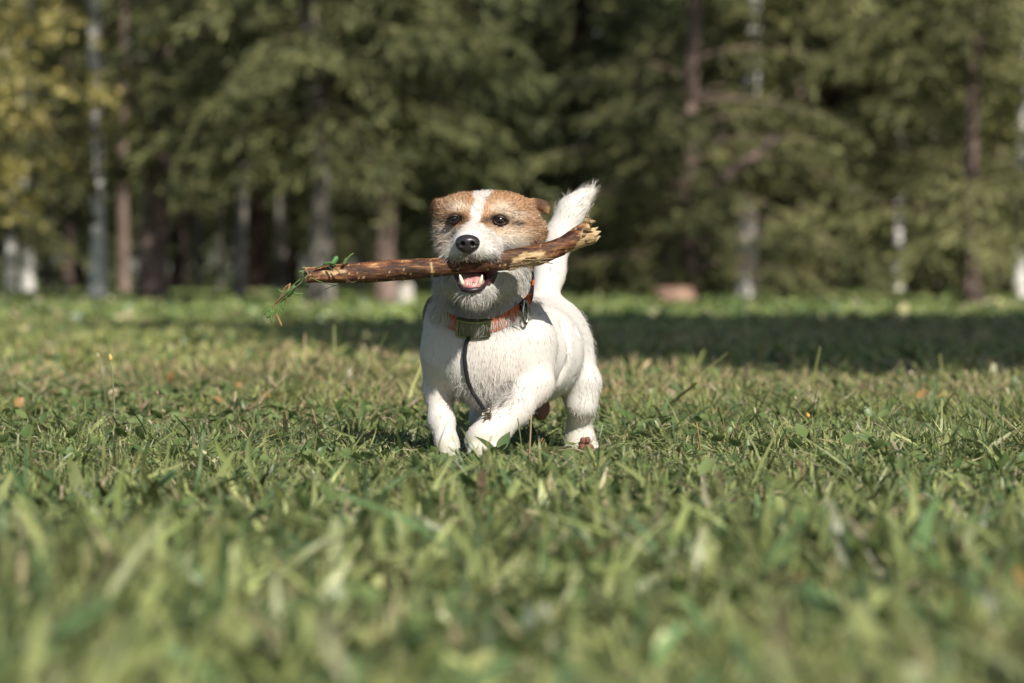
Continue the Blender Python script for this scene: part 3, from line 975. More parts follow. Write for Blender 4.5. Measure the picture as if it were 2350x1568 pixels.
leg_hl = [
    C((1175, 830, 5.87), (1130, 905, 5.83), 0.045, 0.030, (0, 0, -1), 0.007, 0.03),
    C((1130, 905, 5.83), (1108, 955, 5.85), 0.028, 0.019, (0, 0, -1), 0.007, 0.015),
    C((1108, 955, 5.85), (1104, 1005, 5.87), 0.018, 0.015, (0, 0, -1), 0.007, 0.012),
    C((1104, 1005, 5.87), (1102, 1045, 5.84), 0.016, 0.019, (0, -0.2, -1), 0.007, 0.012),
]
NOSE = at(1073, 560, 5.372)
head = [
    E((1124, 513, 5.505), (0.068, 0.060, 0.040), (0, 1, 0.2), 0.007, 0.02),
    E((1062, 482, 5.477), (0.036, 0.030, 0.023), (-0.2, 0.6, 0.6), 0.008, 0.025),
    E((1152, 481, 5.477), (0.040, 0.030, 0.023), (0.3, 0.6, 0.6), 0.008, 0.025),
    E((1184, 498, 5.505), (0.020, 0.035, 0.017), (0.6, 0.6, 0.2), 0.009, 0.02),
    E((1022, 500, 5.505), (0.013, 0.032, 0.020), (-0.6, 0.6, -0.2), 0.009, 0.02),
    E((1036, 546, 5.490), (0.022, 0.030, 0.028), (-0.7, 0.6, -0.5), 0.010, 0.02),
    E((1197, 538, 5.495), (0.030, 0.036, 0.027), (0.8, 0.6, -0.2), 0.012, 0.02),
    E((1160, 548, 5.468), (0.026, 0.030, 0.022), (0.8, 0.6, -0.3), 0.009, 0.02),
    C((1098, 536, 5.465), (1076, 565, 5.394), 0.034, 0.0235, (0, 0.9, 0.2), 0.007, 0.018),
    E((1048, 578, 5.414), (0.020, 0.022, 0.015), (-0.7, 0.5, -0.6), 0.013, 0.012),
    E((1114, 576, 5.417), (0.024, 0.025, 0.016), (0.6, 0.5, -0.6), 0.011, 0.012),
    E((1004, 474, 5.525), (0.007, 0.016, 0.010), (-0.3, 0.5, -0.7), 0.008, 0.010),
    E((1001, 505, 5.532), (0.007, 0.016, 0.024), (-0.3, 0.5, -0.8), 0.009, 0.012),
    E((1204, 481, 5.530), (0.014, 0.010, 0.009), (0.9, 0.2, 0.3), 0.006, 0.010, rotm(0, 0, -8)),
    E((1231, 472, 5.528), (0.0215, 0.0062, 0.0110), (0.8, 0.2, 0.4), 0.004, 0.005, rotm(0, 0, 8)),
    E((1251, 480, 5.525), (0.0060, 0.0055, 0.0115), (0.4, 0.2, -0.8), 0.004, 0.004, rotm(0, 0, -15)),
    E((1238, 530, 5.52), (0.010, 0.020, 0.018), (0.6, 0.4, -0.7), 0.011, 0.014),
    E((1028, 660, 5.540), (0.020, 0.024, 0.040), (-0.2, 0.2, -1), 0.016, 0.02),
]
jaw = [
    C((1120, 625, 5.53), (1096, 655, 5.45), 0.040, 0.024, (0.0, 0.6, -0.8), 0.012, 0.02),
    C((1096, 655, 5.45), (1083, 664, 5.417), 0.022, 0.0165, (-0.2, 0.3, -1), 0.014, 0.012),
    E((1150, 640, 5.50), (0.022, 0.03, 0.022), (0.4, 0.5, -0.8), 0.010, 0.02),
    E((1055, 640, 5.50), (0.024, 0.03, 0.026), (-0.4, 0.5, -0.8), 0.012, 0.02),
]

SKIN_H = 0.0029
dog_lo, dog_hi = np.array([-0.165, 5.34, -0.012]), np.array([0.165, 6.02, 0.395])
fld = Field(dog_lo, dog_hi, SKIN_H)
for p_ in torso: fld.union(p_)
body_only = fld.F.copy()
out = fld.F.copy()
for grp in (leg_fl, leg_fr, leg_hr, leg_hl, tail):
    fld.F = body_only.copy()
    for p_ in grp: fld.union(p_)
    out = np.minimum(out, fld.F)
fld.F = out
for a_, b_, r_ in folds:                                        # shallow creases in the flank
    fld.carve(C(a_, b_, r_ * 0.55, r_ * 0.4, DN), 0.012)
fld.carve(C((1170, 862, 5.533), (1142, 945, 5.515), 0.0045, 0.006, DN), 0.012)      # fold between chest and raised foreleg
fld.carve(C((1054, 868, 5.545), (1068, 930, 5.56), 0.005, 0.006, DN), 0.012)
upper = Field(dog_lo, dog_hi, SKIN_H)
for p_ in head: upper.union(p_)
# eye sockets and the gape
EYE_L, EYE_R = at(1042, 503, 5.4475), at(1147, 506.5, 5.4450)
upper.carve(E((1042, 503, 5.442), (0.0110, 0.011, 0.0075), DN), 0.006)
upper.carve(E((1148, 507, 5.440), (0.0130, 0.011, 0.0082), DN), 0.006)
upper.carve(E((1085, 628, 5.435), (0.042, 0.055, 0.0245), DN), 0.004)
upper.carve(E((1233, 487, 5.519), (0.0125, 0.008, 0.0058), DN, rot=rotm(0, 0, 15)), 0.003)
upper.carve(E((1243, 503, 5.53), (0.012, 0.03, 0.0045), DN, rot=rotm(0, 0, -20)), 0.004)
fld.F = smin(fld.F, upper.F, 0.018)
fld.carve(E((1087, 624, 5.425), (0.036, 0.060, 0.0205), DN), 0.004)
low = Field(dog_lo, dog_hi, SKIN_H)
for p_ in jaw: low.union(p_)
low.carve(E((1084, 637, 5.425), (0.0205, 0.050, 0.0155), DN), 0.003)
fld.F = smin(fld.F, low.F, 0.010)
fld.carve(E((1084, 636, 5.420), (0.0195, 0.058, 0.0135), DN), 0.003)
# trough the stick lies in
STICK = [(703, 631, 5.400, 19), (740, 630, 5.402, 20), (790, 629, 5.404, 22.5), (845, 625, 5.406, 23), (892, 621, 5.408, 23.5), (945, 617, 5.410, 23), (994, 614.5, 5.412, 22.5), (1040, 609, 5.414, 22), (1085, 604, 5.416, 22),
         (1150, 599, 5.420, 22.5), (1190, 591, 5.423, 23.5), (1213, 587, 5.425, 23), (1255, 578, 5.428, 22), (1298, 561, 5.432, 21.5), (1325, 547, 5.434, 25), (1345, 538, 5.436, 28), (1356, 533, 5.437, 25)]
spts = np.array([at(a, b, c) for a, b, c, d in STICK])
srad = np.array([d / FPX * c for a, b, c, d in STICK])
for i in range(5, 12):
    fld.carve(Prim('c', (spts[i], spts[i + 1]), (srad[i] * 0.97, srad[i + 1] * 0.97), None, 0), 0.003)

V, Q = fld.mesh()
Nn = fld.grad(V)
allp = torso + tail + leg_fl + leg_fr + leg_hr + leg_hl + head + jaw


def uv_of(p):
    """photo-like coordinates on the head, for the coat pattern"""
    s = FPX / 5.46
    return CX + p[..., 0] * s, HORIZON - (p[..., 2] - CAM_H) * s


def in_mouth(p):
    a = ell_d(p, at(1084, 634, 5.425), (0.0235, 0.058, 0.0185))
    b = ell_d(p, at(1085, 622, 5.430), (0.036, 0.060, 0.0225))
    return np.minimum(a, b)


WHITE = np.array([0.635, 0.61, 0.575])
PINK = np.array([0.66, 0.50, 0.43])
TAN = np.array([0.37, 0.20, 0.092])
CREAM = np.array([0.62, 0.52, 0.41])
DARKB = np.array([0.12, 0.065, 0.04])
BLACK = np.array([0.018, 0.014, 0.013])


def mixc(a, b, t):
    return a + (b - a) * np.clip(t, 0, 1)[..., None]


def coat(p, jit=0.0):
    """colour of the coat at body points p"""
    n = len(p)
    u, v = uv_of(p)
    nz = noise3(p * 140) - 0.5; n2 = noise3(p * 60 + 9) - 0.5; n3 = noise3(p * 320 + 3) - 0.5
    u = u + nz * 14 + n2 * 12; v = v + n3 * 8 + n2 * 10
    c = np.broadcast_to(WHITE, (n, 3)).copy()
    c = mixc(c, np.array([0.62, 0.53, 0.47]), 0.35 * sstep(0.5, 0.75, noise3(p * 22 + 2)))
    Y = p[:, 1]
    is_head = (p[:, 2] > at(1100, 612, 5.45)[2]) & (Y < 5.60)
    # blaze: narrow on the forehead, wide on the muzzle
    ctr = np.interp(v, [430, 470, 500, 530, 560, 600], [1110, 1098, 1092, 1086, 1082, 1082])
    hl = np.interp(v, [430, 455, 475, 500, 515, 530, 550, 575, 600], [15, 13, 8, 8, 16, 30, 42, 50, 55])
    hr = np.interp(v, [430, 455, 475, 500, 515, 530, 550, 575, 600], [15, 13, 6, 8, 14, 42, 66, 92, 120])
    off = u - ctr
    t = np.where(off < 0, sstep(0, 9, -off - hl), sstep(0, 9, off - hr))
    brown = t.copy()
    # left cheek goes back to white-grey below the eye, right cheek stays cream
    brown *= np.where(off < 0, 1 - 0.62 * sstep(512, 540, v) - 0.25 * sstep(550, 590, v), 1 - 0.45 * sstep(530, 560, v) * sstep(1235, 1190, u))
    cr = np.where(off > 0, np.exp(-((u - 1172) / 40) ** 2 - ((v - 548) / 30) ** 2) * 1.15 + np.exp(-((u - 1185) / 30) ** 2 - ((v - 494) / 10) ** 2) * 0.9 + np.exp(-((u - 1150) / 26) ** 2 - ((v - 477) / 13) ** 2) * 1.0,
                  np.exp(-((u - 1052) / 26) ** 2 - ((v - 474) / 12) ** 2) * 1.0 + np.exp(-((u - 1015) / 18) ** 2 - ((v - 520) / 18) ** 2) * 0.6)
    hc = mixc(np.broadcast_to(TAN, (n, 3)), np.broadcast_to(CREAM, (n, 3)), cr)
    hc = mixc(hc, DARKB * 1.4, 0.35 * sstep(0.15, 0.4, n3 + 0.5 * nz) * (1 - cr.clip(0, 1)))
    c = np.where(is_head[:, None], mixc(c, hc, brown), c)
    # dark round the eyes, tear lines
    for (ex, ey, kx, ky, a) in ((1042, 503, 20, 13, 1.0), (1147, 506.5, 24, 15, 1.0), (1184, 514, 18, 5, 0.9), (1120, 508, 14, 9, 0.75), (1064, 505, 11, 10, 0.6), (1018, 506, 10, 4, 0.7)):
        g = np.exp(-(((u - ex) / kx) ** 2 + ((v - ey) / ky) ** 2) ** 1.5) * a
        c = np.where(is_head[:, None], mixc(c, BLACK * 1.8, g), c)
    # ears darker
    ear = is_head & (((u > 1218) & (v < 503)) | ((u < 1012) & (v < 530))) & (Y > 5.5)
    c = np.where(ear[:, None], mixc(c, DARKB * 0.8, 0.30 + 0.7 * sstep(1218, 1238, u) * sstep(482, 470, v) + 0.5 * sstep(1006, 1000, u)), c)
    inn = is_head & (Y > 5.5) & (u > 1220) & (u < 1250) & (v > 484) & (v < 503)
    c = np.where(inn[:, None], mixc(c, CREAM * 0.8, np.full(n, 0.75)), c)
    # dark skin line of the upper lip and under the nose
    lip = is_head & (Y < 5.45)
    gl = np.exp(-((u - 1076) / 34) ** 2 - ((v - 591) / 9) ** 2) * 0.7 + np.exp(-((u - 1074) / 16) ** 2 - ((v - 582) / 8) ** 2) * 0.5
    c = np.where(lip[:, None], mixc(c, np.array([0.10, 0.085, 0.08]), gl), c)
    # saddle patch on the back, behind the left of the neck
    s = (p[:, 0] < -0.055) & (p[:, 2] > 0.165) & (Y > 5.615) & (Y < 5.9)
    c = np.where(s[:, None], mixc(c, DARKB * 1.5, sstep(0.188, 0.200, p[:, 2])), c)
    c = mixc(c, np.array([0.44, 0.42, 0.28]), 0.55 * sstep(0.055, 0.012, p[:, 2]) * sstep(0.35, 0.65, noise3(p * 70 + 4)) * (Y < 6))
    # thin pinkish skin low on the belly and inside of the thigh
    bl = ell_d(p, at(1243, 950, 5.82), (0.022, 0.03, 0.024)) < 0.0
    c = np.where(bl[:, None], np.array([0.22, 0.12, 0.10]), c)
    return c


cV = coat(V)
mo = in_mouth(V)
jawfront = (V[:, 1] < 5.56)
cV = np.where(((mo < 0.0015) & jawfront)[:, None], np.array([0.16, 0.05, 0.05]), cV)
cV = np.where(((mo >= 0.0005) & (mo < 0.0034) & jawfront & (V[:, 2] < at(0, 618, 5.42)[2]))[:, None], np.array([0.045, 0.026, 0.032]), cV)
dog = empty('dog', (0.03, 5.62, 0))


def dog_part(o):
    o.parent = dog
    o.matrix_parent_inverse = Matrix.Translation((-0.03, -5.62, 0))
    return o


tag(dog, 'white and tan wire-haired terrier running on the lawn with a stick in its jaws', 'dog')
M_coat = tinted('coat_skin', 0.7, 0.2)
M_fur = tinted('fur_strands', 0.55, 0.25, 0.12)
body = dog_part(make_mesh('body', V, Q, M_coat, colors=cV, smooth=True))

# ------------------------------------------------------------------ fur
tri = np.vstack([Q[:, [0, 1, 2]], Q[:, [0, 2, 3]]])
ta, tb, tc = V[tri[:, 0]], V[tri[:, 1]], V[tri[:, 2]]
area = np.linalg.norm(np.cross(tb - ta, tc - ta), axis=1) / 2
fr = np.random.default_rng(77)


def fur(n, seed, len_mul=1.0, width=0.0008, select=None, lift=(0.18, 0.2), wild=0.35, sw=0.9, cl=0.7, colvar=0.0):
    r = np.random.default_rng(seed)
    w = area.copy()
    mid = (ta + tb + tc) / 3
    if select is not None: w = w * select(mid)
    w = w / w.sum()
    f = r.choice(len(tri), size=n, p=w)
    a, b = r.random(n), r.random(n)
    fl = a + b > 1
    a[fl], b[fl] = 1 - a[fl], 1 - b[fl]
    p = ta[f] + a[:, None] * (tb[f] - ta[f]) + b[:, None] * (tc[f] - ta[f])
    nrm = fld.grad(p, 0.004)
    # no hair on eyes, in the mouth, on the nose leather
    bad = (np.linalg.norm((p - EYE_L) / np.array([0.0085, 0.02, 0.0065]), axis=1) < 1) | (np.linalg.norm((p - EYE_R) / np.array([0.0105, 0.02, 0.0070]), axis=1) < 1)
    bad |= (in_mouth(p) < 0.0030) & (p[:, 1] < 5.56) & (p[:, 2] < at(0, 604, 5.42)[2])
    bad |= np.linalg.norm((p - NOSE - np.array([0, 0.004, 0])) / np.array([0.0165, 0.016, 0.0135]), axis=1) < 1
    bad |= ell_d(p, at(1243, 952, 5.82), (0.019, 0.025, 0.020)) < 0.0
    p, nrm = p[~bad], nrm[~bad]
    n = len(p)
    # blend the growth direction and length of nearby body pieces
    W = np.zeros(n); Fl = np.zeros((n, 3)); Ln = np.zeros(n)
    for pr in allp:
        wgt = np.exp(-np.clip(pr.d(p), -0.01, 0.2) / 0.006)
        W += wgt; Fl += wgt[:, None] * norm(pr.flow); Ln += wgt * pr.fl
    Fl /= W[:, None]; Ln /= W
    hd = sstep(at(0, 640, 5.45)[2], at(0, 600, 5.45)[2], p[:, 2]) * sstep(5.58, 5.53, p[:, 1])
    rad = norm(p - (NOSE + np.array([0.0, -0.012, 0.004])))
    Fl = Fl * (1 - 0.75 * hd)[:, None] + rad * (0.75 * hd)[:, None]
    swirl = np.stack([noise3(p * 45 + 1), noise3(p * 45 + 11), noise3(p * 45 + 21)], -1) - 0.5
    clump = np.stack([noise3(p * 160 + 5), noise3(p * 160 + 15), noise3(p * 160 + 25)], -1) - 0.5
    Fl = norm(Fl) + swirl * sw + clump * cl + r.normal(0, wild * 0.4, (n, 3))
    tang = norm(Fl - (Fl * nrm).sum(1)[:, None] * nrm)
    al = np.clip(r.normal(lift[0], lift[1], n), 0.02, 1.1)
    lowleg = sstep(0.13, 0.09, p[:, 2])
    al = np.clip(al * (1 + 0.4 * lowleg), 0.02, 1.1)
    L = Ln * len_mul * (0.55 + 0.7 * r.random(n)) * (1 + 0.05 * lowleg)
    # short on the bridge of the muzzle and round the eyes
    nd = np.linalg.norm(p - NOSE, axis=1)
    L *= 0.62 + 0.38 * sstep(0.015, 0.045, nd)
    tl_ = (p[:, 1] > 5.88) & (p[:, 2] > 0.24) & (p[:, 2] < 0.365)
    al = np.where(tl_, al * 0.8, al); L = np.where(tl_, L * 0.85, L)
    clump = np.where(tl_[:, None], clump * 0.8, clump)
    d1 = tang * np.cos(al)[:, None] + nrm * np.sin(al)[:, None]
    d2 = norm(tang * np.cos(al * 0.4)[:, None] + nrm * np.sin(al * 0.4)[:, None] + clump * cl + np.array([0, 0, -0.12]))
    p0 = p - nrm * 0.0008
    p1 = p0 + d1 * (L * 0.5)[:, None]
    p2 = p1 + d2 * (L * 0.5)[:, None]
    wv = norm(np.cross(d1, nrm) + nrm * r.normal(0, 0.55, n)[:, None])
    wd = (width * (0.6 + 0.7 * r.random(n)))[:, None] * 0.5
    VV = np.stack([p0 - wv * wd, p0 + wv * wd, p1 - wv * wd * 0.85, p1 + wv * wd * 0.85, p2], 1).reshape(-1, 3)
    i = np.arange(n)[:, None] * 5
    q = np.hstack([i, i + 1, i + 3, i + 2]); t = np.hstack([i + 2, i + 3, i + 4])
    cc = coat(p)
    cc = cc * (0.86 + 0.2 * r.random(n))[:, None]
    isw = cc.mean(1) > 0.48
    g = (r.random(n) < 0.03) & isw
    cc = np.where(g[:, None], cc * np.array([0.85, 0.72, 0.6]), cc)
    if colvar:
        k_ = r.random(n)
        cc = np.where((~isw & (k_ < 0.22))[:, None], cc * np.array([0.50, 0.42, 0.36]), cc)
    mz = isw & (nd < 0.06) & (r.random(n) < 0.10)
    cc = np.where(mz[:, None], cc * np.array([0.62, 0.60, 0.58]), cc)
    lt = (r.random(n) < 0.16 + 0.12 * colvar) & ~isw & (cc.mean(1) > 0.17)
    cc = np.where(lt[:, None], mixc(cc, np.broadcast_to(CREAM * 1.1, cc.shape), np.full(n, 0.7)), cc)
    cc = np.minimum(cc, 0.8)
    return VV, [q, t], np.repeat(cc, 5, axis=0)


front = lambda m: 1.0 - 0.75 * sstep(5.95, 6.0, m[:, 1]) + 0 * m[:, 0]
v, f, c = fur(125000, 1, 0.88, 0.00074, front, (0.10, 0.10), 0.30, 0.5, 0.40)
fo = dog_part(make_mesh('coat_fur', v, f, M_fur, colors=c)); fo['kind'] = 'stuff'
is_hd = lambda m: ((m[:, 1] < 5.58) & (m[:, 2] > at(0, 720, 5.5)[2])).astype(float)
v, f, c = fur(68000, 2, 1.0, 0.00054, is_hd, (0.22, 0.20), 0.5, 0.7, 0.8, 1.0)
fo = dog_part(make_mesh('face_fur', v, f, M_fur, colors=c)); fo['kind'] = 'stuff'
# wiry longer hair: cheeks, chin, chest, tail fringe
def wiry_sel(m):
    u, vv = uv_of(m)
    k = np.exp(-((u - 1002) / 20) ** 2 - ((vv - 565) / 22) ** 2) * 2 + np.exp(-((u - 1085) / 40) ** 2 - ((vv - 685) / 18) ** 2) * 1.5 + np.exp(-((u - 1100) / 70) ** 2 - ((vv - 715) / 30) ** 2) * 1.0 + np.exp(-((u - 1080) / 45) ** 2 - ((vv - 592) / 10) ** 2) * 2.0
    k = k * (m[:, 1] < 5.6)
    ch = 3.0 * np.exp(-((u - 1120) / 60) ** 2 - ((vv - 905) / 26) ** 2) * (m[:, 1] < 5.62)
    tl = ((m[:, 1] > 5.9) & (m[:, 2] > 0.26)).astype(float) * 0.12
    ra = ((m[:, 1] > 5.75) & (m[:, 0] > 0.10)).astype(float) * 0.12
    return k + ch + tl + ra + 0.004
ruff_sel = lambda m: ((m[:, 1] < 5.6) * np.exp(-((uv_of(m)[0] - 1100) / 75) ** 2 - ((uv_of(m)[1] - (722 - 0.25 * np.abs(uv_of(m)[0] - 1095))) / 12) ** 2))
v, f, c = fur(5000, 4, 2.0, 0.0006, ruff_sel, (0.55, 0.2), 0.5, 0.6, 0.7)
fo = dog_part(make_mesh('ruff_hair', v, f, M_fur, colors=c)); fo['kind'] = 'stuff'
v, f, c = fur(12000, 3, 1.7, 0.00055, wiry_sel, (0.38, 0.25), 0.7, 0.7, 0.8, 1.0)
fo = dog_part(make_mesh('wiry_hair', v, f, M_fur, colors=c)); fo['kind'] = 'stuff'
# ------------------------------------------------------------------ face: eyes, nose, mouth
def eye_mat():
    m, nt, b, out = new_mat('eyeball')
    tc = nt.nodes.new('ShaderNodeTexCoord')
    sep = nt.nodes.new('ShaderNodeSeparateXYZ')
    nt.links.new(tc.outputs['Object'], sep.inputs[0])
    c2 = nt.nodes.new('ShaderNodeCombineXYZ')
    nt.links.new(sep.outputs[0], c2.inputs[0]); nt.links.new(sep.outputs[2], c2.inputs[2])
    ln = nt.nodes.new('ShaderNodeVectorMath'); ln.operation = 'LENGTH'
    nt.links.new(c2.outputs[0], ln.inputs[0])
    sc = nt.nodes.new('ShaderNodeMath'); sc.operation = 'MULTIPLY'; sc.inputs[1].default_value = 100
    nt.links.new(ln.outputs['Value'], sc.inputs[0])
    nt.links.new(ramp(nt, sc.outputs[0], [(0.0, (0.004, 0.004, 0.005)), (0.36, (0.006, 0.005, 0.005)), (0.50, (0.045, 0.018, 0.008)), (0.72, (0.07, 0.028, 0.012)), (0.84, (0.010, 0.007, 0.006))]), b.inputs['Base Color'])
    b.inputs['Roughness'].default_value = 0.10
    b.inputs['Specular IOR Level'].default_value = 0.6
    return m


def sphere(r, nu=24, nv=16):
    u, w = np.linspace(0, 2 * math.pi, nu, endpoint=False), np.linspace(0, math.pi, nv)
    U, W = np.meshgrid(u, w)
    v = np.stack([r * np.cos(U) * np.sin(W), r * np.sin(U) * np.sin(W), r * np.cos(W)], -1).reshape(-1, 3)
    i = np.arange(nv - 1)[:, None] * nu; j = np.arange(nu)[None, :]; k = (j + 1) % nu
    return v, np.stack([i + j, i + nu + j, i + nu + k, i + k], -1).reshape(-1, 4)


M_eye = eye_mat()
M_lid = plain('eyelid_skin', (0.014, 0.011, 0.011), 0.35, 0.4)
for (px, py, wpx, hpx, Y) in ((1042, 503, 13.5, 7.8, 5.4475), (1147, 507, 16.5, 8.8, 5.4450)):
    s = Y / FPX
    v, q = sphere(0.0098 if px > 1100 else 0.0090)
    e = make_mesh('eye', v, q, M_eye, smooth=True)
    c0 = at(px, py, Y)
    e.location = c0 + np.array([0, 0.0025, 0])
    e.parent = dog; e.matrix_parent_inverse = Matrix.Translation((-0.03, -5.62, 0))
    # almond shaped lid rim in front of the ball
    a = np.linspace(0, 2 * math.pi, 28, endpoint=False)
    out_sgn = 1 if px > 1100 else -1
    X = np.cos(a) * wpx * s * (1 + 0.22 * np.cos(a) ** 3 * out_sgn)
    Z = np.sin(a) * hpx * s * (1 - 0.45 * np.abs(np.cos(a)) ** 2) - 0.0010 * np.cos(a) * out_sgn * 0.6
    Rr = 0.0101 if px > 1100 else 0.0094
    Yy = -np.sqrt(np.maximum(Rr ** 2 - (0.75 * X) ** 2 - (0.8 * Z) ** 2, 0.0038 ** 2)) + 0.0
    ring = np.stack([X, Yy, Z], -1)
    mb = MB()
    ring = np.vstack([ring, ring[:1]])
    mb.tube(ring, np.concatenate([0.0011 + 0.0003 * np.clip(np.sin(a), 0, 1), [0.0011]]), 8, cap=False)
    lid = mb.build('eyelid', M_lid, e)

# nose leather with nostrils
nf_ = Field(NOSE - np.array([0.024, 0.022, 0.022]), NOSE + np.array([0.024, 0.028, 0.022]), 0.0008)
def NP(dx, dy, dz, rad, k=0.004, rot=None): return Prim('e', NOSE + np.array([dx, dy, dz]), rad, None, 0, k, rot)
nf_.union(NP(0, 0.003, 0.0035, (0.0168, 0.0130, 0.0098)))
nf_.union(NP(0, 0.004, -0.0055, (0.0115, 0.0110, 0.0085), 0.006))
nf_.union(NP(-0.0095, 0.002, -0.0005, (0.0072, 0.0095, 0.0075), 0.004))
nf_.union(NP(0.0095, 0.002, -0.0005, (0.0072, 0.0095, 0.0075), 0.004))
nf_.union(NP(0, 0.014, 0.002, (0.0150, 0.0120, 0.0105), 0.006))
for sg in (-1, 1):
    nf_.carve(NP(sg * 0.0068, -0.0075, 0.0000, (0.0030, 0.0070, 0.0034)), 0.002)
    nf_.carve(Prim('c', (NOSE + np.array([sg * 0.0075, -0.0085, -0.0016]), NOSE + np.array([sg * 0.0155, -0.0035, -0.0030])), (0.0016, 0.0008), None, 0), 0.0015)
nf_.carve(Prim('c', (NOSE + np.array([0, -0.0095, -0.002]), NOSE + np.array([0, -0.0050, -0.014])), (0.0007, 0.0009), None, 0), 0.0015)
v, q = nf_.mesh()
M_nose, nt, b, o_ = new_mat('nose_leather')
vv = nt.nodes.new('ShaderNodeTexVoronoi'); vv.inputs['Scale'].default_value = 900
nt.links.new(mapped(nt), vv.inputs['Vector'])
b.inputs['Base Color'].default_value = (0.030, 0.026, 0.028, 1)
b.inputs['Roughness'].default_value = 0.28
b.inputs['Specular IOR Level'].default_value = 0.5
bump_to(nt, b, vv.outputs['Distance'], 0.25, 0.0006)
dog_part(make_mesh('nose', v, q, M_nose, smooth=True))

# tongue
tf = Field(at(1084, 640, 5.45) - np.array([0.03, 0.055, 0.025]), at(1084, 640, 5.45) + np.array([0.03, 0.055, 0.025]), 0.0012)
tf.union(Prim('e', at(1072, 640, 5.452), (0.0125, 0.044, 0.0105), None, 0, 0.004, rotm(0, 8, 0)))
tf.union(Prim('e', at(1094, 640, 5.452), (0.0125, 0.044, 0.0105), None, 0, 0.004, rotm(0, 8, 0)))
v, q = tf.mesh()
M_tongue = plain('tongue_flesh', (0.56, 0.29, 0.28), 0.28, 0.5, nscale=300, namt=0.12)
dog_part(make_mesh('tongue', v, q, M_tongue, smooth=True))
# lower gum and front teeth
M_gum = plain('gum_flesh', (0.46, 0.20, 0.18), 0.3, 0.5, nscale=400, namt=0.2)
M_lip = plain('lip_skin', (0.030, 0.018, 0.021), 0.38, 0.4, nscale=250, namt=0.3)
M_tooth = plain('tooth_enamel', (0.80, 0.74, 0.60), 0.25, 0.5, nscale=200, namt=0.05)
mb = MB(); gpts = [at(x, y, Y) for x, y, Y in ((1054, 645, 5.44), (1059, 652, 5.412), (1069, 657, 5.403), (1083, 659, 5.400), (1096, 657.5, 5.403), (1105, 652, 5.412), (1111, 645, 5.44))]
mb.tube(gpts, [0.003, 0.0042, 0.0045, 0.0045, 0.0045, 0.0042, 0.003], 10)
dog_part(mb.build('gum', M_gum))
mb = MB(); lpts = [at(x, y, Y) for x, y, Y in ((1048, 640, 5.445), (1052, 655, 5.412), (1062, 664, 5.400), (1082, 667.5, 5.396), (1101, 664, 5.400), (1113, 653, 5.413), (1122, 640, 5.432), (1140, 629, 5.45))]
mb.tube(lpts, [0.0008, 0.0016, 0.0034, 0.0044, 0.0037, 0.0024, 0.0024, 0.0020], 10)
dog_part(mb.build('lip', M_lip))
for (x0, y0, x1, y1, Y, r0) in ((1062, 653, 1054.5, 630, 5.405, 0.0031), (1101, 653, 1107, 631, 5.405, 0.0031)):
    t = np.linspace(0, 1, 8)
    p0, p1 = at(x0, y0, Y), at(x1, y1, Y - 0.004)
    pts = p0 + (p1 - p0) * t[:, None] + np.array([0, -0.0015, 0]) * np.sin(t * math.pi)[:, None]
    mb = MB(); mb.tube(pts, r0 * np.array([0.95, 1.0, 0.97, 0.9, 0.8, 0.65, 0.45, 0.15]), 10)
    dog_part(mb.build('canine_tooth', M_tooth))
for i, x in enumerate((1072, 1077, 1082, 1087, 1092)):
    p0, p1 = at(x, 656, 5.401), at(x, 651, 5.399)
    t = np.linspace(0, 1, 5)[:, None]
    mb = MB(); mb.tube(p0 + (p1 - p0) * t, np.array([1, 1.05, 1, 0.85, 0.4]) * 0.00165, 8)
    dog_part(mb.build('incisor_tooth', M_tooth))

# paw pads of the lifted hind foot
M_pad = plain('pad_leather', (0.16, 0.065, 0.045), 0.6, 0.3, nscale=500, namt=0.35)
for (px, py, rx, rz) in ((1338, 1012, 0.0050, 0.0058), (1348, 1011, 0.0050, 0.0058), (1350, 1028, 0.0095, 0.0060), (1336, 1028, 0.0055, 0.0075)):
    v, q = sphere(1.0, 14, 10)
    v = v * np.array([rx, 0.0045, rz]) * (1 + 0.12 * (noise3(v * 2 + px)[:, None] - 0.5))
    o = make_mesh('paw_pad', v + at(px, py, 5.787), q, M_pad, smooth=True)
    dog_part(o)

# ------------------------------------------------------------------ collar, worn tight round the neck
F0, R0, L0 = at(1097, 735, 5.525), at(1222, 645, 5.575), at(1030, 705, 5.55)
neck = Field(dog_lo, dog_hi, SKIN_H); neck.F = body_only
cn = norm(np.cross(R0 - F0, L0 - F0))
if cn[2] < 0: cn = -cn
ctr = at(1112, 700, 5.57)
ctr = ctr - cn * ((ctr - F0) @ cn)
ex = norm(np.array([1.0, 0, 0]) - cn * cn[0]); ey = np.cross(cn, ex)
NA = 96
an = np.linspace(0, 2 * math.pi, NA, endpoint=False)
dirs = np.cos(an)[:, None] * ex + np.sin(an)[:, None] * ey
steps = np.linspace(0.03, 0.12, 91)
rad_ = np.full(NA, 0.062)
for i in range(NA):
    s = neck.sample(ctr + dirs[i] * steps[:, None])
    j = np.argmax(s > 0.003)
    rad_[i] = steps[j] if s[j] > 0.003 else 0.07
rad_ = np.minimum(rad_, np.median(rad_) * 1.15)
ker = np.hanning(13); ker /= ker.sum()
rad_ = np.convolve(np.concatenate([rad_[-6:], rad_, rad_[:6]]), ker, 'valid')
rad_ = np.maximum(rad_, 0.05) - 0.018 * sstep(-0.66, -0.85, dirs[:, 0])
CW = 0.0105
NECK_UP = norm(0.35 * cn + 0.65 * norm(at(1128, 600, 5.54) - at(1112, 740, 5.585)) + np.array([0, 0.25, 0]))


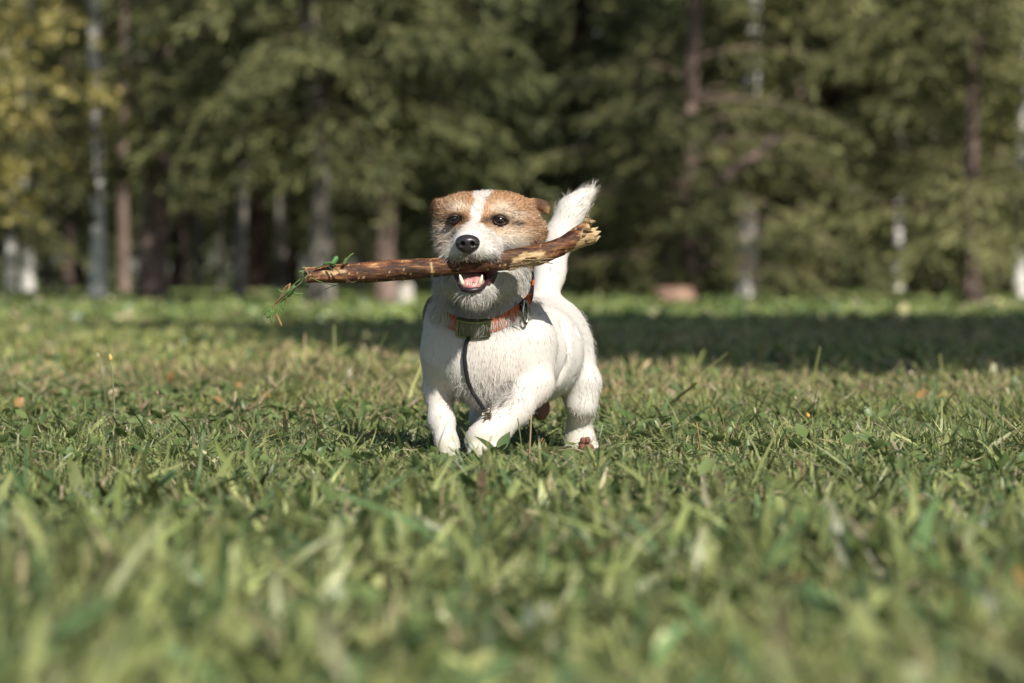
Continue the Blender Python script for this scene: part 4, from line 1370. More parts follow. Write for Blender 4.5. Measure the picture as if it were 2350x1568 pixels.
def collar_pt(a, up, lift=0.0):
    a = np.asarray(a) % (2 * math.pi)
    rr_ = np.interp(a, np.concatenate([an, [2 * math.pi]]), np.concatenate([rad_, rad_[:1]]))
    d = np.cos(a)[..., None] * ex + np.sin(a)[..., None] * ey
    return ctr + d * (rr_ + lift)[..., None] + NECK_UP * np.asarray(up)[..., None]


aa = np.linspace(0, 2 * math.pi, 181)[:-1]
afront = math.atan2(float((F0 - ctr) @ ey), float((F0 - ctr) @ ex))
fp = collar_pt(np.array(afront), np.array(0.0))
ctr = ctr + np.array([0, 0, float(at(1097, 751, fp[1])[2] - fp[2])])
prof = [(-CW, 0.0), (-CW, 0.0022), (0.0, 0.0026), (CW, 0.0022), (CW, 0.0)]
cv = np.stack([collar_pt(aa, np.full(180, u), np.full(180, l)) for u, l in prof], 1)
i = np.arange(180)[:, None]; j = np.arange(5)[None, :]
cq = np.stack([i * 5 + j, ((i + 1) % 180) * 5 + j, ((i + 1) % 180) * 5 + (j + 1) % 5, i * 5 + (j + 1) % 5], -1).reshape(-1, 4)
afront = math.atan2(float((F0 - ctr) @ ey), float((F0 - ctr) @ ex))
# woven orange webbing with black angular print towards the dog's left side
U = np.repeat(((aa - afront + math.pi) % (2 * math.pi)) - math.pi, 5).reshape(180, 5)
cc = np.broadcast_to(np.array([0.60, 0.115, 0.030]), (180, 5, 3)).copy()
dk = (np.abs(U) > 0.95) & (((np.floor(np.abs(U) * 7 + np.array([0, 0, .5, 1, 1])[None, :])) % 3) > 0)
cc = cc * np.random.default_rng(5).uniform(0.7, 1.12, (180, 5, 1))
cc[dk] = (0.012, 0.014, 0.018)
M_web, nt, b, o_ = new_mat('collar_webbing')
a_ = nt.nodes.new('ShaderNodeVertexColor'); a_.layer_name = 'tint'
ck = nt.nodes.new('ShaderNodeTexWave'); ck.inputs['Scale'].default_value = 260; ck.inputs['Distortion'].default_value = 2
nt.links.new(mapped(nt), ck.inputs['Vector'])
nt.links.new(a_.outputs[0], b.inputs['Base Color'])
b.inputs['Roughness'].default_value = 0.8
b.inputs['Specular IOR Level'].default_value = 0.2
bump_to(nt, b, ck.outputs['Fac'], 0.6, 0.0008)
collar = dog_part(make_mesh('collar', cv.reshape(-1, 3), cq, M_web, colors=cc.reshape(-1, 3), smooth=False))
M_metal = plain('worn_steel', (0.42, 0.41, 0.37), 0.22, 0.5, 1.0, nscale=200, namt=0.15)
M_greymetal = plain('matt_buckle_metal', (0.26, 0.26, 0.22), 0.38, 0.5, 1.0, nscale=150, namt=0.15)


def strip(a0, a1, u0, u1, l0, l1, n=10):
    """curved plate lying on the collar between angles a0..a1"""
    a = np.linspace(a0, a1, n)
    rows = [collar_pt(a, np.full(n, u), np.full(n, l)) for u, l in ((u0, l0), (u0, l1), (u1, l1), (u1, l0))]
    v = np.stack(rows, 1).reshape(-1, 3)
    i = np.arange(n - 1)[:, None] * 4; j = np.arange(4)[None, :]
    q = np.stack([i + j, i + 4 + j, i + 4 + (j + 1) % 4, i + (j + 1) % 4], -1).reshape(-1, 4)
    e = (n - 1) * 4
    return v, np.vstack([q, [[0, 1, 2, 3], [e + 3, e + 2, e + 1, e]]])


mb = MB()
v, q = strip(afront - 0.27, afront + 0.22, -CW - 0.001, CW + 0.001, 0.001, 0.0062); mb.add(v, q)
buckle = mb.build('buckle', M_greymetal, collar, smooth=False)
for (a0, a1, u0, u1) in ((afront - 0.33, afront - 0.275, -CW - .002, CW + .002), (afront + 0.225, afront + 0.28, -CW - .002, CW + .002), (afront - 0.275, afront + 0.225, -CW - .0025, -CW + .0005), (afront - 0.275, afront + 0.225, CW - .0005, CW + .0025)):
    mb = MB(); v, q = strip(a0, a1, u0, u1, 0.0012, 0.0074); mb.add(v, q)
    mb.build('buckle_bar', M_metal, collar, smooth=False)
# steel D ring on the dog's left
ra = math.atan2(float((at(1187, 700, 5.53) - ctr) @ ey), float((at(1187, 700, 5.53) - ctr) @ ex))
rc = collar_pt(np.array(ra), np.array(-0.004), np.array(0.006))
t = np.linspace(0, 2 * math.pi, 25)
mb = MB()
mb.tube(np.stack([rc[0] + 0.0035 * np.cos(t), rc[1] - 0.002 + 0.006 * np.cos(t), rc[2] - 0.002 + 0.0175 * np.sin(t)], -1), 0.0019, 8, cap=False)
mb.build('steel_ring', M_metal, collar)

# ------------------------------------------------------------------ leash: black strap hanging down the chest with its snap hook
leash = empty('leash', tuple(at(1078, 775, 5.50)))
tag(leash, 'thin black leash strap with metal snap hook hanging down the dog\'s chest', 'leash')
lp_ = Matrix.Translation(-Vector(at(1078, 775, 5.50)))


def on_chest(px, py, lift):
    Y = 5.36
    while Y < 5.9 and fld.sample(at(px, py, Y)[None])[0] > lift: Y += 0.001
    return at(px, py, Y)


key = np.array([(1076, 775), (1069, 790), (1066, 820), (1069, 850), (1075, 880), (1086, 903), (1100, 922), (1110, 934)], float)
tt = np.linspace(0, 1, 36)
kx = np.interp(tt, np.linspace(0, 1, 8), key[:, 0]); ky = np.interp(tt, np.linspace(0, 1, 8), key[:, 1])
lpts = np.array([on_chest(a, b, 0.0065) for a, b in zip(kx, ky)])
lpts[:, 1] = np.minimum(np.convolve(np.pad(lpts[:, 1], 4, mode='edge'), np.ones(9) / 9, 'valid'), lpts[:, 1] + 0.001)
lpts[-14:, 1] += (5.487 - lpts[-1, 1]) * np.linspace(0, 1, 14) ** 1.5
M_strap = plain('black_webbing', (0.016, 0.016, 0.019), 0.75, 0.25, nscale=300, namt=0.4)
mb = MB(); mb.tube(lpts, 0.0030, 8, squash=0.5)
o = mb.build('strap', M_strap, leash); o.matrix_parent_inverse = lp_
M_brass = plain('dull_brass', (0.24, 0.20, 0.14), 0.25, 0.5, 1.0, nscale=200, namt=0.2)
hk = lpts[-1] + np.array([0.004, -0.002, -0.001])
def ringpts(c, rx, rz, tilt=0.0, a0=0, a1=2 * math.pi, n=20):
    t = np.linspace(a0, a1, n)
    x, z = rx * np.cos(t), rz * np.sin(t)
    return np.stack([c[0] + x * math.cos(tilt) - z * math.sin(tilt), c[1] + 0 * x, c[2] + x * math.sin(tilt) + z * math.cos(tilt)], -1)
mb = MB(); mb.tube(ringpts(hk + np.array([0, 0, -0.004]), 0.0065, 0.0042, 0.4), 0.0011, 8, cap=False); o = mb.build('swivel_ring', M_brass, leash); o.matrix_parent_inverse = lp_
mb = MB()
for i_ in range(4): mb.tube(ringpts(hk + np.array([0.003, 0, -0.007 - i_ * 0.0030]), 0.0050, 0.0012, 0.1), 0.0009, 6, cap=False)
o = mb.build('spring_coil', M_brass, leash); o.matrix_parent_inverse = lp_
mb = MB(); mb.tube(ringpts(hk + np.array([0.002, -0.001, -0.021]), 0.0060, 0.0055, 0.0, math.pi * 0.75, math.pi * 2.4), [0.0012] + [0.0019] * 18 + [0.001], 8)
o = mb.build('snap_hook', M_brass, leash); o.matrix_parent_inverse = lp_

# ------------------------------------------------------------------ the stick
def stick_mat():
    m, nt, b, out = new_mat('stick_bark')
    a_ = nt.nodes.new('ShaderNodeVertexColor'); a_.layer_name = 'tint'
    v = mapped(nt, (1.0, 4.0, 5.0))
    f = noise_node(nt, v, 32, 6, 0.7)
    g = noise_node(nt, mapped(nt, (1.0, 3, 3)), 11, 3, 0.6)
    base = ramp(nt, f, [(0.30, (0.018, 0.009, 0.006)), (0.44, (0.060, 0.026, 0.014)), (0.53, (0.15, 0.060, 0.026)), (0.62, (0.31, 0.165, 0.075)), (0.71, (0.52, 0.36, 0.19))])
    tone = ramp(nt, g, [(0.35, (0.45, 0.42, 0.42)), (0.62, (1.25, 1.15, 1.0))])
    mul = nt.nodes.new('ShaderNodeMixRGB'); mul.blend_type = 'MULTIPLY'; mul.inputs[0].default_value = 1
    nt.links.new(base, mul.inputs[1]); nt.links.new(tone, mul.inputs[2])
    wood = ramp(nt, noise_node(nt, mapped(nt, (1, 5, 5)), 60, 5, 0.7), [(0.3, (0.22, 0.125, 0.05)), (0.5, (0.52, 0.36, 0.18)), (0.7, (0.72, 0.58, 0.36))])
    sep = nt.nodes.new('ShaderNodeSeparateColor')
    nt.links.new(a_.outputs[0], sep.inputs[0])
    mx = nt.nodes.new('ShaderNodeMixRGB')
    nt.links.new(sep.outputs[0], mx.inputs[0]); nt.links.new(mul.outputs[0], mx.inputs[1]); nt.links.new(wood, mx.inputs[2])
    nt.links.new(mx.outputs[0], b.inputs['Base Color'])
    b.inputs['Roughness'].default_value = 0.6
    b.inputs['Specular IOR Level'].default_value = 0.4
    bump_to(nt, b, f, 0.9, 0.0025)
    return m


stick = empty('stick', tuple(at(1035, 610, 5.413)))
tag(stick, 'thick wet brown stick with peeling bark carried crosswise in the dog\'s mouth', 'stick')
sp_ = Matrix.Translation(-Vector(at(1035, 610, 5.413)))
M_stick = stick_mat()
ns, na = 220, 36
tt = np.linspace(0, 1, ns)
arc = np.concatenate([[0], np.cumsum(np.linalg.norm(np.diff(spts, axis=0), axis=1))]); arc /= arc[-1]
cen = np.stack([np.interp(tt, arc, spts[:, j]) for j in range(3)], -1)
for j in range(3): cen[:, j] = np.convolve(np.pad(cen[:, j], 8, mode='reflect', reflect_type='odd'), np.ones(17) / 17, 'valid')
rad = np.interp(tt, arc, srad)
a = np.linspace(0, 2 * math.pi, na, endpoint=False)
A, T_ = np.meshgrid(a, tt)
q3 = np.stack([np.cos(A) * 1.1 + 3, np.sin(A) * 1.1, T_ * 9], -1)
dis = 1 + 0.16 * (noise3(q3) - 0.5) + 0.10 * (noise3(q3 * np.array([3, 3, 5])) - 0.5) + 0.06 * (noise3(q3 * np.array([7, 7, 9])) - 0.5)
tg = norm(np.gradient(cen, axis=0)); uu = norm(np.cross(tg, [0, 0, 1.0])); ww = np.cross(uu, tg)
# A=0 points at the camera or away: uu is along +-y; ww up
face = np.cos(A) * np.sign(-uu[0, 1])                           # 1 towards the camera
upz = np.sin(A) * np.sign(ww[0, 2])
peel = np.zeros_like(A)
xs = cen[:, 0][:, None] * FPX / 5.42 + CX + 0 * A
n_ = noise3(q3 * np.array([2.5, 2.5, 4])) - 0.5
n4 = noise3(q3 * np.array([6, 6, 10]) + 4) - 0.5
peel = np.maximum(peel, sstep(0.0, 0.25, 0.75 - np.abs((xs - 1208) / 52) ** 2 - (upz + 0.45) ** 2 * 1.3 + n_ * 0.9 + n4 * 0.5) * (face > -0.2))
peel = np.maximum(peel, sstep(0.0, 0.25, (xs - 1306) / 40 - 0.1 - (upz + 0.25) * 1.0 + n_ * 1.0 + n4 * 0.5) * (xs > 1290))
peel = np.maximum(peel, sstep(0.1, 0.3, 0.55 - np.abs((xs - 765) / 58) ** 2 - (upz - 0.15) ** 2 * 4 + n_ * 0.9))
peel = np.maximum(peel, sstep(0.30, 0.36, noise3(q3 * np.array([9, 9, 22]) + 8) - 0.5))
peel = np.maximum(peel, 0.9 * np.exp(-((xs - 1078 + 88) / 2.5) ** 2) * (n4 > -0.15))
dis = dis - 0.06 * peel * (xs > 900) + 0.16 * np.exp(-((xs - 1232) / 22) ** 2) * np.clip(-upz, 0, 1) * (xs > 1150)
# ragged right end
end = sstep(0.985, 1.0, T_)
dis = dis * (1 - 0.25 * end)
sv = cen[:, None, :] + (rad[:, None] * dis)[..., None] * (np.cos(A)[..., None] * uu[:, None, :] + np.sin(A)[..., None] * ww[:, None, :])
sv = sv + (np.array([0.010, 0, 0.004]) * ((noise3(np.stack([np.cos(A) * 3, np.sin(A) * 3, 0 * A + 2], -1)) - 0.35) * sstep(0.95, 1.0, T_) * 2.2)[..., None])
sv = sv + (np.array([-0.003, 0, 0]) * ((noise3(np.stack([np.cos(A) * 3 + 9, np.sin(A) * 3, 0 * A + 2], -1)) - 0.5) * sstep(0.03, 0.0, T_) * 2)[..., None])
pv = peel.copy(); pv[-3:] = 1; pv[0] = 1
vv_ = sv.reshape(-1, 3)
i = np.arange(ns - 1)[:, None] * na; j = np.arange(na)[None, :]; k = (j + 1) % na
sq = np.stack([i + j, i + na + j, i + na + k, i + k], -1).reshape(-1, 4)
vv_ = np.vstack([vv_, cen[0] + np.array([0.001, 0, 0]), cen[-1] - np.array([0.012, 0, 0.002])])
j = np.arange(na); k = (j + 1) % na; e = (ns - 1) * na
stt = np.vstack([np.stack([0 * j + ns * na, j, k], -1), np.stack([0 * j + ns * na + 1, e + k, e + j], -1)])
scol = np.concatenate([pv.ravel(), [1, 1]])[:, None] * np.ones((1, 3))
o = make_mesh('shaft', vv_, [sq, stt], M_stick, stick, scol, smooth=True); o.matrix_parent_inverse = sp_
# splinters of pale wood at the broken right end and along the torn flank
M_wood = bark_mat('torn_wood', (0.26, 0.15, 0.07), (0.70, 0.55, 0.34), (60, 200, 200), 0.3)
sr = np.random.default_rng(12)
def splinter(p, d, L, w, seed):
    r = np.random.default_rng(seed)
    d = norm(d); s = norm(np.cross(d, r.normal(0, 1, 3)))
    t = np.linspace(0, 1, 5)[:, None]
    pts = np.asarray(p) + d * L * t + s * (0.15 * L) * t ** 2 * r.normal()
    mb = MB(); mb.tube(pts, w * np.array([0.9, 1.0, 0.8, 0.5, 0.08]), 5, squash=0.55)
    o = mb.build('splinter', M_wood, stick, smooth=False); o.matrix_parent_inverse = sp_
for i in range(15):
    ang = sr.random() * 6.28
    px, py = 1345 + sr.normal(0, 7), 536 + 26 * math.sin(ang) * sr.uniform(0.5, 1)
    splinter(at(px, py, 5.432 - 0.016 * math.cos(ang) * 0.8), (1, sr.normal(0, .3), 0.35 + sr.normal(0, .35)), 0.006 + 0.007 * sr.random(), 0.0034 + 0.0024 * sr.random(), 900 + i)
splinter(at(1340, 512, 5.43), (0.55, -0.1, 1), 0.016, 0.0026, 950)
splinter(at(1347, 514, 5.43), (0.2, -0.1, 1), 0.014, 0.0026, 951)
for i in range(22):
    px = sr.uniform(1165, 1250); py = 608 - (px - 1165) * 0.10 + sr.normal(0, 5)
    splinter(at(px, py, 5.411), (1, -0.05, 0.2 + sr.normal(0, .15)), 0.010 + 0.012 * sr.random(), 0.0016 + 0.0012 * sr.random(), 970 + i)
for i in range(7):
    splinter(at(704 + sr.normal(0, 2), 622 + sr.normal(0, 8), 5.397), (-1, 0, sr.normal(0, .4)), 0.004 + 0.005 * sr.random(), 0.0016, 1000 + i)

# ------------------------------------------------------------------ torn grass dangling from the stick's left end
tuft = empty('torn_grass', tuple(at(690, 650, 5.40)))
tag(tuft, 'clump of torn grass and roots trailing from the left end of the stick', 'grass clump')
tp_ = Matrix.Translation(-Vector(at(690, 650, 5.40)))
GRN, STR, DKG = (0.13, 0.22, 0.06), (0.36, 0.22, 0.10), (0.05, 0.09, 0.03)
def wisp(pts, w, color, name='grass_strand'):
    P = np.array([at(x, y, Y) for x, y, Y in pts]); n = 12
    a_ = np.linspace(0, 1, len(P)); t = np.linspace(0, 1, n)
    pp = np.stack([np.interp(t, a_, P[:, j]) for j in range(3)], -1)
    for j in range(3): pp[1:-1, j] = (pp[:-2, j] + pp[1:-1, j] * 2 + pp[2:, j]) / 4
    mb = MB(); mb.tube(pp, 1.25 * w * np.concatenate([[0.5], np.ones(n - 3), [0.6, 0.2]]), 5, color=color, squash=0.45)
    o = mb.build(name, M_leaf, tuft); o.matrix_parent_inverse = tp_
ys = 5.398
for pts, w, c_ in (
    ([(690, 640, ys), (672, 655, ys), (660, 668, ys), (650, 690, ys), (640, 712, ys), (636, 730, ys)], 0.0014, GRN),
    ([(705, 618, ys), (692, 650, ys), (672, 662, ys - .01), (650, 682, ys - .01), (628, 700, ys)], 0.0009, DKG),
    ([(665, 652, ys), (652, 660, ys), (648, 676, ys), (640, 688, ys), (628, 700, ys), (622, 715, ys)], 0.0013, STR),
    ([(666, 650, ys), (660, 672, ys), (645, 688, ys), (632, 698, ys)], 0.0014, STR),
    ([(634, 720, ys), (640, 735, ys), (647, 750, ys)], 0.0016, STR),
    ([(640, 700, ys), (622, 703, ys), (608, 708, ys), (600, 720, ys)], 0.0009, GRN),
    ([(624, 712, ys), (618, 722, ys), (612, 730, ys)], 0.0022, GRN), ([(618, 710, ys), (609, 716, ys), (606, 724, ys)], 0.0022, GRN),
    ([(628, 712, ys), (622, 728, ys), (624, 742, ys)], 0.0017, GRN), ([(640, 706, ys), (636, 722, ys), (640, 738, ys)], 0.0014, GRN),
    ([(672, 672, ys), (684, 676, ys), (697, 675, ys)], 0.0022, GRN), ([(668, 664, ys), (656, 672, ys), (646, 671, ys), (636, 662, ys)], 0.0019, GRN),
    ([(676, 655, ys), (668, 670, ys), (660, 682, ys)], 0.0026, GRN), ([(700, 660, ys), (712, 650, ys), (722, 640, ys)], 0.0008, DKG),
    ([(682, 668, ys), (700, 668, ys), (715, 645, ys)], 0.0009, DKG), ([(655, 684, ys), (648, 700, ys), (650, 712, ys)], 0.0016, GRN),
    ([(722, 617, ys - .012), (745, 608, ys - .014), (765, 603, ys - .014), (772, 597, ys - .012)], 0.0019, (0.09, 0.19, 0.06)),
    ([(760, 610, ys - .014), (768, 598, ys - .012), (775, 588, ys - .01)], 0.0034, (0.10, 0.24, 0.08)),
    ([(742, 606, ys - .014), (755, 603, ys - .014), (770, 606, ys - .014)], 0.0032, (0.08, 0.18, 0.06)),
    ([(790, 606, ys - .01), (796, 595, ys - .01), (804, 586, ys - .01), (812, 581, ys - .01)], 0.0011, GRN),
    ([(788, 608, ys - .012), (793, 598, ys - .012), (797, 593, ys - .012)], 0.0022, (0.13, 0.19, 0.06)),
    ([(752, 610, ys - .016), (762, 618, ys - .019), (765, 624, ys - .02)], 0.0014, DKG),
    ([(765, 612, ys - .018), (785, 632, ys - .022), (805, 650, ys - .018), (820, 645, ys - .014)], 0.0012, (0.14, 0.10, 0.05)),
    ([(735, 648, ys - .015), (760, 653, ys - .012), (775, 657, ys - .01)], 0.0014, DKG), ([(745, 665, ys), (760, 658, ys), (772, 655, ys)], 0.0012, DKG),
    ([(710, 636, ys - .015), (730, 645, ys - .017), (745, 650, ys - .012)], 0.0012, GRN), ([(700, 628, ys), (690, 622, ys), (686, 628, ys)], 0.0024, GRN)):
    wisp(pts, w, c_)
# ------------------------------------------------------------------ small things in the lawn
def leaf_shape(L, W, n=9, fold=0.15, curl=0.2):
    """veined leaf blade lying along +x, slightly folded and curled"""
    t = np.linspace(0, 1, n)
    w = W * np.sin(math.pi * np.clip(t, 0.02, 0.98) ** 0.85) * 0.5
    x = L * t
    z0 = curl * L * t ** 2
    l = np.stack([x, w, z0 + fold * w], -1); c_ = np.stack([x, 0 * w, z0], -1); r_ = np.stack([x, -w, z0 + fold * w], -1)
    v = np.stack([l, c_, r_], 1).reshape(-1, 3)
    i = np.arange(n - 1)[:, None] * 3
    q = np.vstack([np.hstack([i + k, i + 3 + k, i + 4 + k, i + 1 + k]) for k in (0, 1)])
    return v, q


def place_pts(v, p, az, pitch, roll=0.0):
    R = np.array((Matrix.Rotation(az, 3, 'Z') @ Matrix.Rotation(-pitch, 3, 'Y') @ Matrix.Rotation(roll, 3, 'X')))
    return v @ R.T + np.asarray(p)


# fallen autumn leaves
fall = [(1465, 895, 'red'), (1540, 905, 'tan'), (668, 818, 'yellow'), (780, 852, 'yellow'), (392, 866, 'orange'), (545, 887, 'orange'), (595, 895, 'yellow'), (610, 912, 'orange'), (500, 920, 'orange'),
        (1762, 915, 'orange'), (2115, 908, 'orange'), (2165, 912, 'yellow'), (120, 905, 'orange'), (42, 925, 'orange'), (2010, 905, 'tan'), (1385, 905, 'orange'), (700, 905, 'red'), (340, 930, 'tan'),
        (2330, 1330, 'orange'), (75, 1290, 'orange'), (110, 1305, 'orange'), (1850, 1330, 'orange'), (1550, 925, 'tan'), (260, 905, 'tan')]
spot = ['a little right of the dog\'s hind leg', 'right of the reddish leaf beside the hind leg', 'in far grass under the left end of the stick', 'in far grass under the middle of the stick', 'right of the tall seed stalks', 'first left of the pair below the stick end',
        'just right of the pair below the stick end', 'nearest below the stick end', 'alone between seed stalks and stick end', 'between hind leg and flower stalk', 'left one of the pair at far right', 'right one of the pair at far right',
        'left of the tall seed stalks', 'at the left edge', 'left of the pair at far right', 'close behind the hind leg', 'in grass left of the foreleg', 'low between seed stalks and dog',
        'blurred at the right edge of the foreground', 'upper one of two at the left edge of the foreground', 'lower one of two at the left edge of the foreground', 'blurred in the right foreground', 'nearer below the two leaves right of the hind leg', 'beside the tall seed stalks']
fc = {'red': (0.36, 0.13, 0.07), 'orange': (0.40, 0.22, 0.085), 'yellow': (0.46, 0.36, 0.12), 'tan': (0.42, 0.32, 0.21)}
fr_ = np.random.default_rng(91)
for i, (px, py, kd) in enumerate(fall):
    zt = 0.030
    D = (CAM_H - zt) * FPX / (py - HORIZON)
    p = at(px, py, D)
    v, q = leaf_shape(0.026, 0.018, 8, 0.35, 0.25)
    v = place_pts(v - np.array([0.013, 0, 0]), (0, 0, 0), fr_.random() * 6.28, fr_.normal(0.2, 0.4), fr_.normal(0, 0.6))
    nm = {'red': 'reddish', 'orange': 'orange', 'yellow': 'yellow', 'tan': 'tan'}[kd]
    where = spot[i]
    o = make_mesh('fallen_leaf', v, q, M_leaf, colors=np.broadcast_to(np.array(fc[kd]), (len(v), 3)), smooth=True)
    o.location = p
    tag(o, 'small %s fallen leaf %s' % (nm, where), 'leaf', 'fallen leaves in the lawn')

# tall stalks and seed heads
def stalk(px0, py0, px1, py1, D, label, color, w=0.0012, head=None, hcol=(0.6, 0.42, 0.12), bend=0.1):
    p0, p1 = at(px0, py0, D), at(px1, py1, D)
    p0[2] = ground_z(p0[0], p0[1]) - 0.01
    o = empty('seed_stalk', tuple(p0)); tag(o, label, 'stalk', None)
    n = 12; t = np.linspace(0, 1, n)
    d = p1 - p0
    pts = d * t[:, None] + np.array([bend * np.linalg.norm(d), 0, 0]) * (t * (1 - t))[:, None]
    mb = MB(); mb.tube(pts, np.linspace(w, w * 0.7, n), 6, color=color)
    mb.build('stem', M_leaf, o)
    if head:
        mb = MB(); dd = norm(pts[-1] - pts[-3])
        mb.tube(pts[-1] + dd * (head[0] * np.linspace(-0.1, 1, 8))[:, None], head[1] * np.array([0.4, 0.8, 1, 1, 0.9, 0.75, 0.5, 0.2]), 8, color=hcol, bump=0.3, seed=px0 % 7)
        mb.build('seed_head', M_leaf, o)
    return o


GRS, TANS, DRK = (0.17, 0.21, 0.08), (0.42, 0.30, 0.17), (0.10, 0.10, 0.05)
stalk(262, 990, 254, 828, 5.95, 'tall pale stalk with yellow seed head at far left of the lawn', (0.26, 0.28, 0.14), 0.0016, (0.011, 0.0030), (0.72, 0.50, 0.16), 0.08)
stalk(250, 960, 226, 822, 6.9, 'tall stalk with pale blurred head behind the yellow one', (0.22, 0.24, 0.12), 0.0014, (0.010, 0.0028), (0.55, 0.42, 0.24), 0.05)
stalk(1212, 1100, 1219, 955, 5.40, 'straight tan stalk in front of the dog\'s hind leg', TANS, 0.0016, None, None, 0.03)
stalk(1200, 1090, 1188, 960, 5.40, 'thin green stem leaning beside the tan stalk under the dog', GRS, 0.0012, None, None, 0.06)
stalk(1225, 1060, 1246, 1005, 5.46, 'short curved red brown stem between foreleg and hind leg', (0.45, 0.20, 0.09), 0.0010, None, None, -0.25)
stalk(1905, 1040, 1856, 958, 5.9, 'slanting stalk with a small orange flower head right of the dog', (0.13, 0.13, 0.05), 0.0014, (0.008, 0.0034), (0.62, 0.38, 0.08), -0.1)
stalk(1862, 955, 1876, 893, 5.9, 'dark wiry stem rising from the orange flower head', (0.10, 0.08, 0.05), 0.0009, (0.010, 0.0011), (0.30, 0.20, 0.10), -0.2)
stalk(1846, 1000, 1826, 918, 6.1, 'thin stalk with tiny pale bud left of the orange flower head', (0.15, 0.13, 0.06), 0.0010, (0.006, 0.0024), (0.45, 0.40, 0.26), 0.05)
stalk(2045, 960, 2070, 884, 6.6, 'dark green stalk curving up on the right of the lawn', DRK, 0.0011, (0.012, 0.0014), (0.12, 0.13, 0.05), -0.15)
stalk(1612, 1120, 1601, 985, 5.45, 'thin reddish stalk right of the dog\'s hind paw', (0.40, 0.24, 0.12), 0.0010, (0.010, 0.0014), (0.45, 0.28, 0.12), 0.05)
stalk(75, 1010, 88, 912, 6.3, 'pale green stalk at the left edge of the lawn', GRS, 0.0012, None, None, -0.08)
stalk(380, 990, 362, 905, 6.2, 'short reddish tipped stalk left of the dog', (0.20, 0.18, 0.08), 0.0011, (0.006, 0.0022), (0.5, 0.27, 0.2), 0.08)
stalk(740, 1010, 716, 940, 5.7, 'tan stem leaning in the grass under the stick', TANS, 0.0012, None, None, 0.12)

# single broad blades that stand out in the blurred foreground and around the dog
def broad_blade(px0, py0, px1, py1, D, W, color, label, roll=0.0, bend=0.15):
    D0, D = D, (CAM_H - (0.030 if py0 < 1300 else 0.062)) * FPX / (py0 - HORIZON)
    W = W * D / D0
    p0, p1 = at(px0, py0, D), at(px1, py1, D)
    n = 12; t = np.linspace(0, 1, n)
    d = p1 - p0; L = np.linalg.norm(d)
    side = norm(np.cross(d, [0, 1.0, 0]))
    pts = d * t[:, None] + np.array([0, -1.0, 0]) * (bend * L * t ** 2)[:, None] + side * (0.08 * L * np.sin(t * math.pi))[:, None]
    wv = norm(side * math.cos(roll) + np.array([0, 1.0, 0]) * math.sin(roll))
    w = W * 0.5 * np.clip(1.15 - t ** 3 * 1.05, 0.1, 1) * (0.7 + 0.3 * np.sin(t * math.pi))
    nf = norm(np.cross(wv, d))
    v = np.stack([pts - wv * w[:, None], pts + nf * (w * 0.35)[:, None], pts + wv * w[:, None]], 1).reshape(-1, 3)
    i = np.arange(n - 1)[:, None] * 3
    q = np.vstack([np.hstack([i + k, i + 1 + k, i + 4 + k, i + 3 + k]) for k in (0, 1)])
    o = make_mesh('grass_blade', v, q, M_leaf, colors=np.broadcast_to(np.array(color), (len(v), 3)), smooth=True)
    o.location = p0
    return tag(o, label, 'grass blade')


PALE, LIME, MIDG = (0.60, 0.59, 0.38), (0.28, 0.34, 0.11), (0.17, 0.24, 0.07)
broad_blade(800, 1560, 745, 1375, 2.62, 0.0085, PALE, 'broad pale blurred blade low in the foreground left of centre', 0.2, 0.3)
broad_blade(1815, 1560, 1790, 1350, 2.75, 0.0085, (0.36, 0.31, 0.19), 'broad straw coloured blurred blade low in the foreground right of centre', 0.3, 0.2)
broad_blade(275, 1190, 296, 1050, 4.15, 0.0090, LIME, 'upright lime blade left of the dog standing above the turf', 0.3, 0.1)
broad_blade(540, 1080, 492, 1000, 4.75, 0.0085, LIME, 'wide lime blade tilted left, between seed stalks and dog', 0.2, 0.1)
broad_blade(585, 1100, 572, 1000, 4.6, 0.0080, (0.30, 0.36, 0.14), 'short wide blade beside the tilted lime one', 0.4, 0.1)
broad_blade(1335, 1095, 1316, 1010, 5.0, 0.0058, (0.30, 0.36, 0.15), 'pale green blade in front of the hind paw', 0.4, 0.1)
broad_blade(1640, 1190, 1614, 1080, 4.25, 0.0048, (0.55, 0.50, 0.34), 'thin dry white blade leaning left, right of the dog', 0.2, 0.05)
broad_blade(80, 1160, 20, 1030, 4.2, 0.0070, (0.14, 0.22, 0.09), 'dark blade leaning left at the left edge', 0.3, 0.1)
broad_blade(1455, 1175, 1430, 1115, 4.3, 0.0085, (0.42, 0.46, 0.20), 'bright stubby blade in front of the dog to the right', 0.2, 0.3)
broad_blade(1260, 1258, 1130, 1225, 3.55, 0.0065, (0.55, 0.53, 0.34), 'pale blade lying flat in front of the dog', 0.9, 0.1)
broad_blade(845, 1200, 865, 1110, 4.05, 0.0070, (0.36, 0.40, 0.20), 'pale upright blade in front of the dog to the left', 0.3, 0.2)
broad_blade(2225, 1265, 2235, 1190, 3.6, 0.0095, (0.42, 0.46, 0.25), 'pale square tipped blade near the right edge', 0.2, 0.2)
broad_blade(1440, 1380, 1455, 1270, 3.05, 0.0080, (0.30, 0.36, 0.16), 'blurred green blade in the lower middle of the foreground', 0.3, 0.2)
broad_blade(955, 1410, 970, 1320, 2.95, 0.0080, (0.34, 0.40, 0.18), 'blurred pale green blade below the dog in the foreground', 0.3, 0.2)
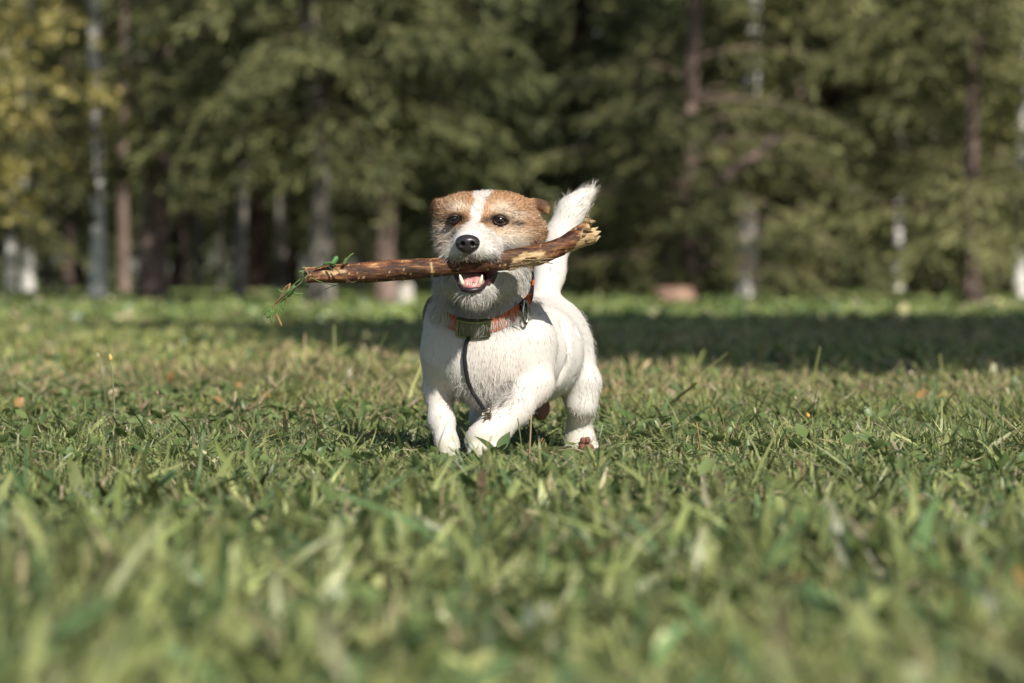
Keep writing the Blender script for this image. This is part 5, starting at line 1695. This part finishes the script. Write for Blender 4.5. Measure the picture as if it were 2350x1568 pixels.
broad_blade(820, 1005, 720, 950, 5.35, 0.0040, (0.22, 0.27, 0.10), 'arching slender blade left of the foreleg', 0.3, 0.1)

# broad leaved weeds
def weed(px, py, D, leaves, L, color, label):
    p = at(px, py, D); p[2] = ground_z(p[0], p[1]) + 0.004
    o = empty('broadleaf_weed', tuple(p)); tag(o, label, 'weed')
    r = np.random.default_rng(int(px))
    for i in range(leaves):
        v, q = leaf_shape(L * r.uniform(0.7, 1.15), L * r.uniform(0.38, 0.5), 9, 0.3, r.uniform(-0.3, 0.1))
        az = i * 6.28 / leaves + r.normal(0, 0.35)
        v = place_pts(v, (0.004 * math.cos(az), 0.004 * math.sin(az), 0.006), az, r.uniform(0.25, 0.9), r.normal(0, 0.3))
        make_mesh('leaf', v, q, M_leaf, o, np.broadcast_to(np.array(color) * r.uniform(0.8, 1.2), (len(v), 3)), smooth=True)


weed(1140, 1052, 5.36, 5, 0.040, (0.085, 0.13, 0.055), 'dark leafy sprig in front of the dog\'s raised paw')
weed(2300, 1080, 4.9, 4, 0.042, (0.20, 0.29, 0.09), 'bright oval leaved plant at the right edge')
weed(740, 1070, 4.9, 5, 0.034, (0.21, 0.27, 0.09), 'low leafy weed left of the dog in the turf')
weed(1770, 1060, 5.5, 5, 0.030, (0.10, 0.16, 0.05), 'dark leafy weed midway to the right edge')
weed(560, 1290, 3.4, 6, 0.045, (0.10, 0.18, 0.07), 'blurred dark weed in the left foreground')
weed(1860, 1240, 3.7, 5, 0.045, (0.12, 0.20, 0.07), 'blurred oval leaved weed in the right foreground')
weed(1280, 1330, 3.2, 6, 0.042, (0.17, 0.24, 0.08), 'blurred leafy weed in the middle foreground')
weed(960, 1350, 3.05, 5, 0.045, (0.26, 0.33, 0.11), 'blurred bright weed left of the middle foreground')
weed(1900, 1480, 2.75, 6, 0.05, (0.10, 0.17, 0.07), 'large blurred weed near the lower right corner')
weed(300, 1440, 2.8, 6, 0.05, (0.13, 0.22, 0.08), 'large blurred weed near the lower left corner')
